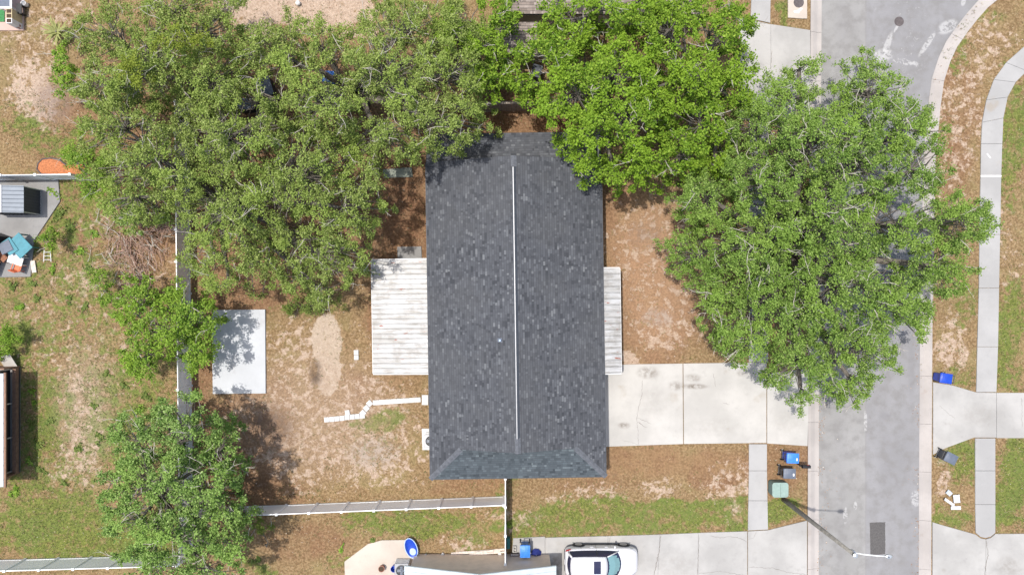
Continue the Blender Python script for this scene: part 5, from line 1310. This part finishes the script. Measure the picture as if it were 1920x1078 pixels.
# --- weeds dotted over the dry yards
wv = []
for i, (x, y, r) in enumerate([(100,360,16),(112,400,20),(135,428,22),(150,470,16),(170,505,14),(70,560,10),(40,575,12),(70,835,16),(75,880,14),(55,865,12),(90,790,12),(150,840,14),(30,920,16),(160,575,12),(130,560,10),
                               (215,590,14),(240,640,12),(200,700,12),(62,755,10),(58,800,12),(275,745,16),(260,770,18),(225,800,16),(190,820,14),(100,505,12),(60,530,12),(25,540,14),(180,440,12),(230,720,12),(485,1050,12),(60,735,10),(178,760,10),(1395,45,6),(640,1030,8),(120,905,10),(700,1012,8),(955,985,8)]):
    R = np.random.RandomState(220+i); ns_ = 5; k = int(6*r)
    hub = R.normal(0, r/30*.42, (ns_, 2)); hub[0] = 0; pick = R.randint(0, ns_, k); tt_ = R.rand(k, 1)**.5
    pxy = hub[pick]*tt_+R.normal(0, r/30*.16, (k, 2))
    p = np.concatenate([pxy, R.uniform(.01, .05+.003*r, (k, 1))], 1)
    d = unit(R.normal(0, 1, (k, 3))*np.array([1, 1, .25])); n = unit(R.normal(0, .45, (k, 3))+np.array([0, 0, 1.0]))
    v, f = leaf_quads(p, d, n, R.uniform(.09, .22, k), .55)
    o = link('weed_clump', npmesh('weed_clump', v, f), M['weed' if i % 3 else 'vivid'], loc=(*P2(x, y), -.01))
    lm = min((('beside the shed pad', 60, 440), ('close to the brown porch', 50, 790), ('near the dead branch pile', 230, 470), ('around the small dark green tree', 250, 640), ('on the tan wall side of the long fence', 690, 1010), ('on the lawn by the leafy tree', 180, 880), ('at the far driveway edge', 1395, 45)), key=lambda q: math.hypot(q[1]-x, q[2]-y))[0]
    tag(o, ('tiny ' if r < 11 else 'small ' if r < 13 else 'spreading ' if r < 17 else 'broad ')+('dull green' if i % 3 else 'vivid green')+' weed clump '+lm, 'weed', 'weed clumps in the dry yards')

# --- pile of dead branches against the fence
bp = thing('branch_pile', 'tangled pile of dead brown branches against the white fence', 'branch pile', P(265, 480))
pr = random.Random(77); meshes = []
for k in range(14):
    mbx = MB(); ln = pr.uniform(.9, 2.3); pts = [Vector((0, 0, 0))]; d = Vector((1, 0, 0))
    for j in range(5):
        d = (d+Vector((0, pr.uniform(-.35, .35), pr.uniform(-.16, .16)))).normalized(); pts.append(pts[-1]+d*ln/5)
    r0 = pr.uniform(.02, .042); mbx.tube([p-Vector((ln/2, 0, 0)) for p in pts], [r0*(1-.14*j) for j in range(6)], 5)
    for j in (2, 3, 4):
        d2_ = Vector((pr.uniform(.2, .8), pr.uniform(-.8, .8), pr.uniform(-.1, .5))).normalized(); p = pts[j]-Vector((ln/2, 0, 0))
        mbx.tube([p, p+d2_*ln*.17, p+d2_*ln*.30+Vector((0, pr.uniform(-.06, .06), 0))], [r0*.5, r0*.35, .005], 4)
    meshes.append(mbx.mesh('branch'))
w = WLOC[bp.name]
for i in range(250):
    u = pr.random()
    if u < .22: x, y, a, zz = pr.gauss(305, 14), pr.gauss(425, 8), pr.uniform(-.5, .5), .12
    elif u < .8: x, y, a, zz = pr.gauss(256, 32), pr.gauss(465, 32), -math.radians(pr.gauss(65, 38)), pr.uniform(.05, .55)
    else: x, y, a, zz = pr.gauss(262, 18), pr.gauss(528, 14), -math.radians(pr.gauss(62, 14)), pr.uniform(.05, .3)
    x = min(x, 322-6)
    X, Y, _ = P(x, y); o = link('branch', meshes[i % 14], M['deadwood' if (i % 14) % 5 else 'paletwig'], bp, loc=(X-w[0], Y-w[1], zz*max(.2, 1-abs(x-262)/90)+.04))
    o.rotation_euler = (pr.uniform(-.6, .6), pr.uniform(-.12, .12), a)
    if pr.random() < .5: o.rotation_euler[2] += math.pi
    s = pr.uniform(.55, 1.05); o.scale = (s, s, s)

# ------------------------------------------------------------------ ground layer: grass blades, straw, fallen leaves
def soil(px, py):
    o = np.zeros(px.shape)
    for a, b, rx, ry in ((1225,510,110,190),(590,780,170,130),(745,640,60,120),(1210,865,220,40)): o = np.maximum(o, np.clip(1.5-((px-a)/rx)**2-((py-b)/ry)**2, 0, 1))
    return o
def scatter(n, seed, weight, area=(-33, -19.2, 33, 19.2)):
    R = np.random.RandomState(seed)
    x = R.uniform(area[0], area[2], n); y = R.uniform(area[1], area[3], n)
    px, py = 960+x*30, 539-y*30
    ok = R.rand(n) < weight(px, py, cover_at(px, py))*(1-(.85 if seed != 1 else .3)*soil(px, py))
    for pl in PAVED: ok &= ~inside(pl, x, y)
    hx_, hy_ = x-hc[0], y-hc[1]
    ok &= ~((np.abs(hx_) < hw-.3) & (hy_ > -hl+.3) & (hy_ < hl+1.5))
    ok &= ~inside(poly([(1513,-60),(1548,-60),(1540,1150),(1509,1150)]), x, y)
    ok &= ~inside(poly([(1720,1150),(1750,1150),(1752,600),(1758,215),(1800,95),(1885,0),(1860,-20),(1737,200)]), x, y)
    return x[ok], y[ok], R
def blades(name, n, seed, weight, m, ln, label, cat, per=4, lean=1.0):
    x, y, R = scatter(n, seed, weight); k = len(x)
    bx = np.repeat(x, per)+R.normal(0, .025, k*per); by = np.repeat(y, per)+R.normal(0, .025, k*per)
    a = R.rand(k*per)*6.283; L_ = ln*R.uniform(.5, 1.3, k*per); le = lean*R.uniform(.4, 1.1, k*per)
    d = np.stack([np.cos(a)*le, np.sin(a)*le, np.ones(k*per)], -1); d = unit(d)
    s = np.stack([-np.sin(a), np.cos(a), np.zeros(k*per)], -1)*.011
    b = np.stack([bx, by, np.full(k*per, -.03)], -1)
    v = np.stack([b-s, b+s, b+d*L_[:, None]], 1).reshape(-1, 3)
    o = link(name, npmesh(name, v, np.arange(len(v)).reshape(-1, 3)), M[m]); tag(o, label, cat, kind='stuff')
blades('grass', 110000, 1, lambda px, py, c: np.clip((c[0]+.9*(vnoise(px/16, py/16, 40)-.5))*1.3, 0, 1), 'blade', .12, 'thin green grass growing across the yards and verges', 'grass', 4)
blades('dry_grass', 60000, 2, lambda px, py, c: np.clip(.6+1.0*(vnoise(px/14, py/14, 41)-.5)-c[1]*.9-c[2]*.5, .01, 1), 'straw', .10, 'dry straw-coloured grass scattered over the bare yards', 'grass', 3, 1.6)
x, y, R = scatter(42000, 3, lambda px, py, c: np.clip(.12+c[2]*.8+.5*(vnoise(px/20, py/20, 42)-.5), 0, 1)); k = len(x)
v, f = leaf_quads(np.stack([x, y, R.uniform(-.008, .025, k)], -1), unit(R.normal(0, 1, (k, 3))*np.array([1, 1, .2])), unit(R.normal(0, .3, (k, 3))+np.array([0, 0, 1.])), R.uniform(.03, .09, k), .6)
o = link('leaf_litter', npmesh('leaf_litter', v, f), M['litter']); tag(o, 'fallen brown leaves littering the soil under the trees', 'leaf litter', kind='stuff')

x, y, R = scatter(15000, 4, lambda px, py, c: np.clip(.35+.9*(vnoise(px/26, py/26, 43)-.5), 0, 1)); k = len(x)
v, f = leaf_quads(np.stack([x, y, R.uniform(.0, .03, k)], -1), unit(R.normal(0, 1, (k, 3))*np.array([1, 1, .2])), unit(R.normal(0, .3, (k, 3))+np.array([0, 0, 1.])), R.uniform(.02, .065, k), .7)
o = link('pale_debris', npmesh('pale_debris', v, f), M['debris']); tag(o, 'pale chips and dry stalks strewn over the yards', 'debris', kind='stuff')

R = np.random.RandomState(9); k = 1500
u = R.rand(k); yy_ = R.uniform(-18, 18, k)
side_ = u < .6
pxk = np.where(side_, 1536+(539+yy_*-30-700)*-.007+R.exponential(7, k), 1724-R.exponential(5, k)); pyk = 539-yy_*30
ok = np.where(side_, (pyk > 560) & (pyk < 1078), (pyk > 480) & (pyk < 1078)) & (vnoise(pyk/30, pxk/30, 77) > .45)
xk, yk = (pxk[ok]-960)/30, (539-pyk[ok])/30; k = len(xk)
v, f = leaf_quads(np.stack([xk, yk, R.uniform(-.066, -.058, k)], -1), unit(R.normal(0, 1, (k, 3))*np.array([1, 1, .1])), unit(R.normal(0, .15, (k, 3))+np.array([0, 0, 1.])), R.uniform(.03, .09, k), .6)
o = link('kerb_leaves', npmesh('kerb_leaves', v, f), M['litter']); tag(o, 'brown leaves gathered along the kerbs of the street', 'leaf litter', kind='stuff')
